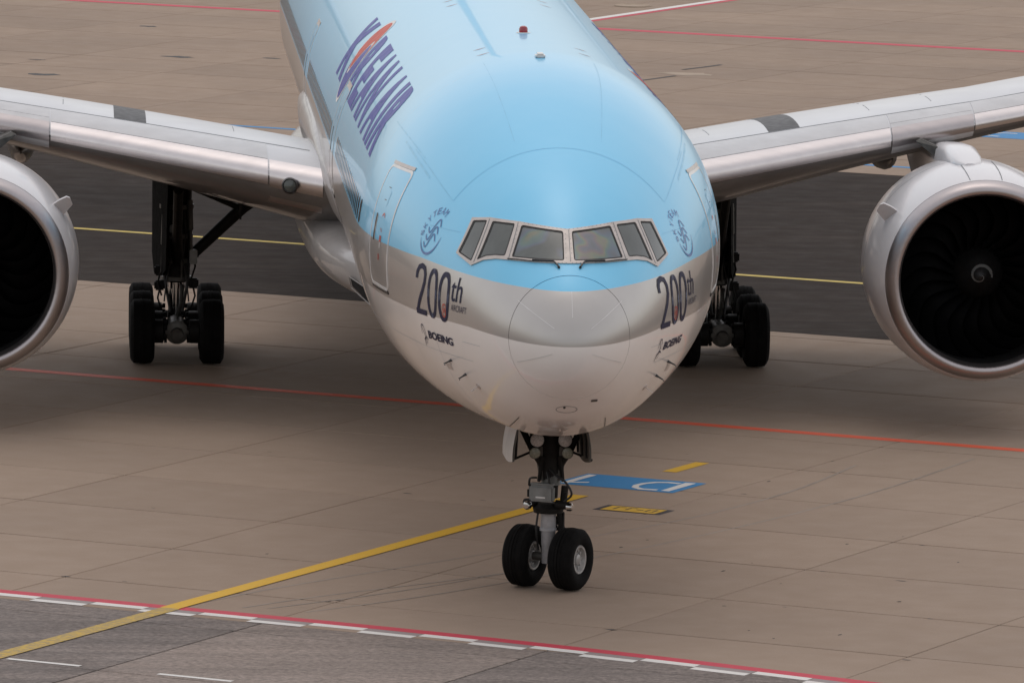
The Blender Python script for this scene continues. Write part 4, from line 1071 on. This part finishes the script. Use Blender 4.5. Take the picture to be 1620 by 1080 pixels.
# ---- main gear
def main_gear(sg):
    cx = sg*5.49 - (.10 if sg < 0 else .04); Y = 30.9
    bm = bmesh.new(); add_tube(bm, [(cx, Y, 1.5), (cx, Y, 1.55), (cx, Y, 2.4), (cx, Y, 4.6)], [.20, .26, .28, .34], 20); g = bm_obj('main_gear', bm, M['gear_dark'], plane)
    bm = bmesh.new(); add_tube(bm, [(cx, Y, .55), (cx, Y, 1.6)], .16, 20); bm_obj('shock_strut', bm, M['chrome'], g)
    bm = bmesh.new(); add_tube(bm, [(cx, Y-1.75, .62), (cx, Y-1.4, .68), (cx, Y+1.4, .68), (cx, Y+1.75, .62)], [.12, .17, .17, .12], 14); add_lathe(bm, [(-.1, .21), (.02, .24), (.05, .16), (.06, 0)], (cx, Y-1.62, .66), (0, -1, 0), 18); bm_obj('bogie_beam', bm, M['gear_grey'], g)
    for dy in (-1.46, 0, 1.46):
        bm = bmesh.new(); add_tube(bm, [(cx-.7, Y+dy, .66), (cx+.7, Y+dy, .66)], .08, 12); bm_obj('axle', bm, M['gear_dark'], g)
        for s in (-1, 1):
            make_wheel(g, (cx+s*.70, Y+dy, .66), (1, 0, 0), .66, .50, .27, s, 44)
            bm = bmesh.new(); add_lathe(bm, [(-.12, .20), (-.1, .24), (.08, .24), (.10, .18)], (cx+s*.36, Y+dy, .66), (1, 0, 0), 18)
            for k in range(7): a = 2*math.pi*k/7; add_tube(bm, [(cx+s*.26, Y+dy+.19*math.cos(a), .66+.19*math.sin(a)), (cx+s*.20, Y+dy+.19*math.cos(a), .66+.19*math.sin(a))], .045, 8)
            bm_obj('brake', bm, M['gear_dark'], g)
    # braces running inboard and forward
    bm = bmesh.new(); add_tube(bm, [(cx-sg*.2, Y-.1, 1.95), (cx-sg*1.35, Y-.1, 3.05)], [.11, .13], 12); add_tube(bm, [(cx-sg*1.2, Y-.1, 2.92), (cx-sg*1.75, Y-.1, 3.3)], .11, 10); bm_obj('side_brace', bm, M['gear_dark'], g)
    bm = bmesh.new(); add_tube(bm, [(cx-sg*.3, Y-.2, 3.45), (cx-sg*1.35, Y-.15, 3.0)], .06, 8); bm_obj('lock_link', bm, M['gear_dark'], g)
    bm = bmesh.new(); add_tube(bm, [(cx, Y-.2, 1.9), (cx, Y-2.2, 3.6)], .10, 10); bm_obj('drag_brace', bm, M['gear_dark'], g)
    for s, zz in ((-1, 1.45), (1, 1.5), (-1, 1.75), (1, 2.1)):
        bm = bmesh.new(); add_box(bm, (cx+s*.34, Y-.18, zz), (.22, .2, .2), None, .03); add_tube(bm, [(cx+s*.3, Y-.25, zz+.1), (cx+s*.38, Y-.3, zz-.25), (cx+s*.30, Y-.3, zz-.5)], .022, 6); bm_obj('hydraulic_block', bm, M['gear_dark'], g)
    for s in (-1, 1):
        bm = bmesh.new(); add_tube(bm, [(cx+s*.24, Y-.22, 3.4), (cx+s*.26, Y-.25, 2.4), (cx+s*.24, Y-.28, 1.6), (cx+s*.12, Y-.6, .95)], .03, 8); bm_obj('hose', bm, M['hose'], g)
    bm = bmesh.new(); add_tube(bm, [(cx+.12, Y-.24, 1.45), (cx+.1, Y-.5, 1.1), (cx, Y-.35, .75)], .05, 8); bm_obj('torque_link', bm, M['gear_grey'], g)
    for zz, rr_k in ((1.58, .31), (1.95, .325), (2.45, .335), (3.05, .35)):
        bm = bmesh.new(); add_lathe(bm, [(-.05, rr_k-.06), (-.04, rr_k), (.04, rr_k), (.05, rr_k-.06)], (cx, Y, zz), (0, 0, 1), 20); bm_obj('collar', bm, M['gear_grey'], g)
    for s, z0_, z1_, r_ in ((-1, 1.7, 2.9, .05), (1, 2.0, 3.2, .06), (.35, 1.6, 2.5, .035)):
        bm = bmesh.new(); add_tube(bm, [(cx+s*.30, Y-.32, z0_), (cx+s*.28, Y-.30, (z0_+z1_)/2-.02), (cx+s*.28, Y-.30, (z0_+z1_)/2), (cx+s*.26, Y-.26, z1_)], [r_*.6, r_*.6, r_, r_], 10); bm_obj('actuator', bm, M['gear_grey'], g)
    for s in (-.5, .5):
        bm = bmesh.new(); add_tube(bm, [(cx+s*.3, Y-.36, 3.0), (cx+s*.36, Y-.40, 2.5), (cx+s*.24, Y-.40, 2.0), (cx+s*.40, Y-.38, 1.6), (cx+s*.5, Y-.5, 1.15)], .018, 6); bm_obj('hose', bm, M['hose'], g)
    bm = bmesh.new(); add_box(bm, (cx-sg*.34, Y-.34, 2.05), (.16, .12, .30), None, .02); add_box(bm, (cx+sg*.05, Y-.36, 2.62), (.20, .10, .16), None, .02); bm_obj('junction_box', bm, M['box_grey'], g)
    # leg door standing outboard of the leg
    bm = bmesh.new(); x0 = cx+sg*.30
    add_prism(bm, [(x0-sg*.16, Y-.9, 3.85), (x0-sg*.12, Y-.9, 1.85), (x0-sg*.06, Y-.6, 1.70), (x0+sg*.10, Y+.5, 1.62), (x0+sg*.14, Y+.9, 2.0), (x0+sg*.14, Y+1.1, 3.85)], (sg*.05, 0, 0)); dr = bm_obj('main_gear_door', bm, M['gear_black'], g, smooth=False)
    for zz in (2.1, 2.9): 
        bm = bmesh.new(); add_tube(bm, [(cx+sg*.2, Y-.1, zz), (x0-sg*.02, Y-.3, zz+.02)], .035, 6); bm_obj('door_rod', bm, M['gear_dark'], dr)
for sg in (-1, 1): main_gear(sg)
# wheel wells in the wing root: proud dark panels, shade put into the colour
for sg in (-1, 1):
    vs_ = []
    for i in range(5):
        for j in range(5):
            s = 4.0+i*.55; x = .68+j*.05-.06*(i/4); q = wpt(sg, s, x, wlo(s, x)); vs_.append(q+Vector((0, 0, -.02)))
    mesh('gear_bay', vs_, [(i*5+j, i*5+j+1, (i+1)*5+j+1, (i+1)*5+j) for i in range(4) for j in range(4)], M['hole'], plane)
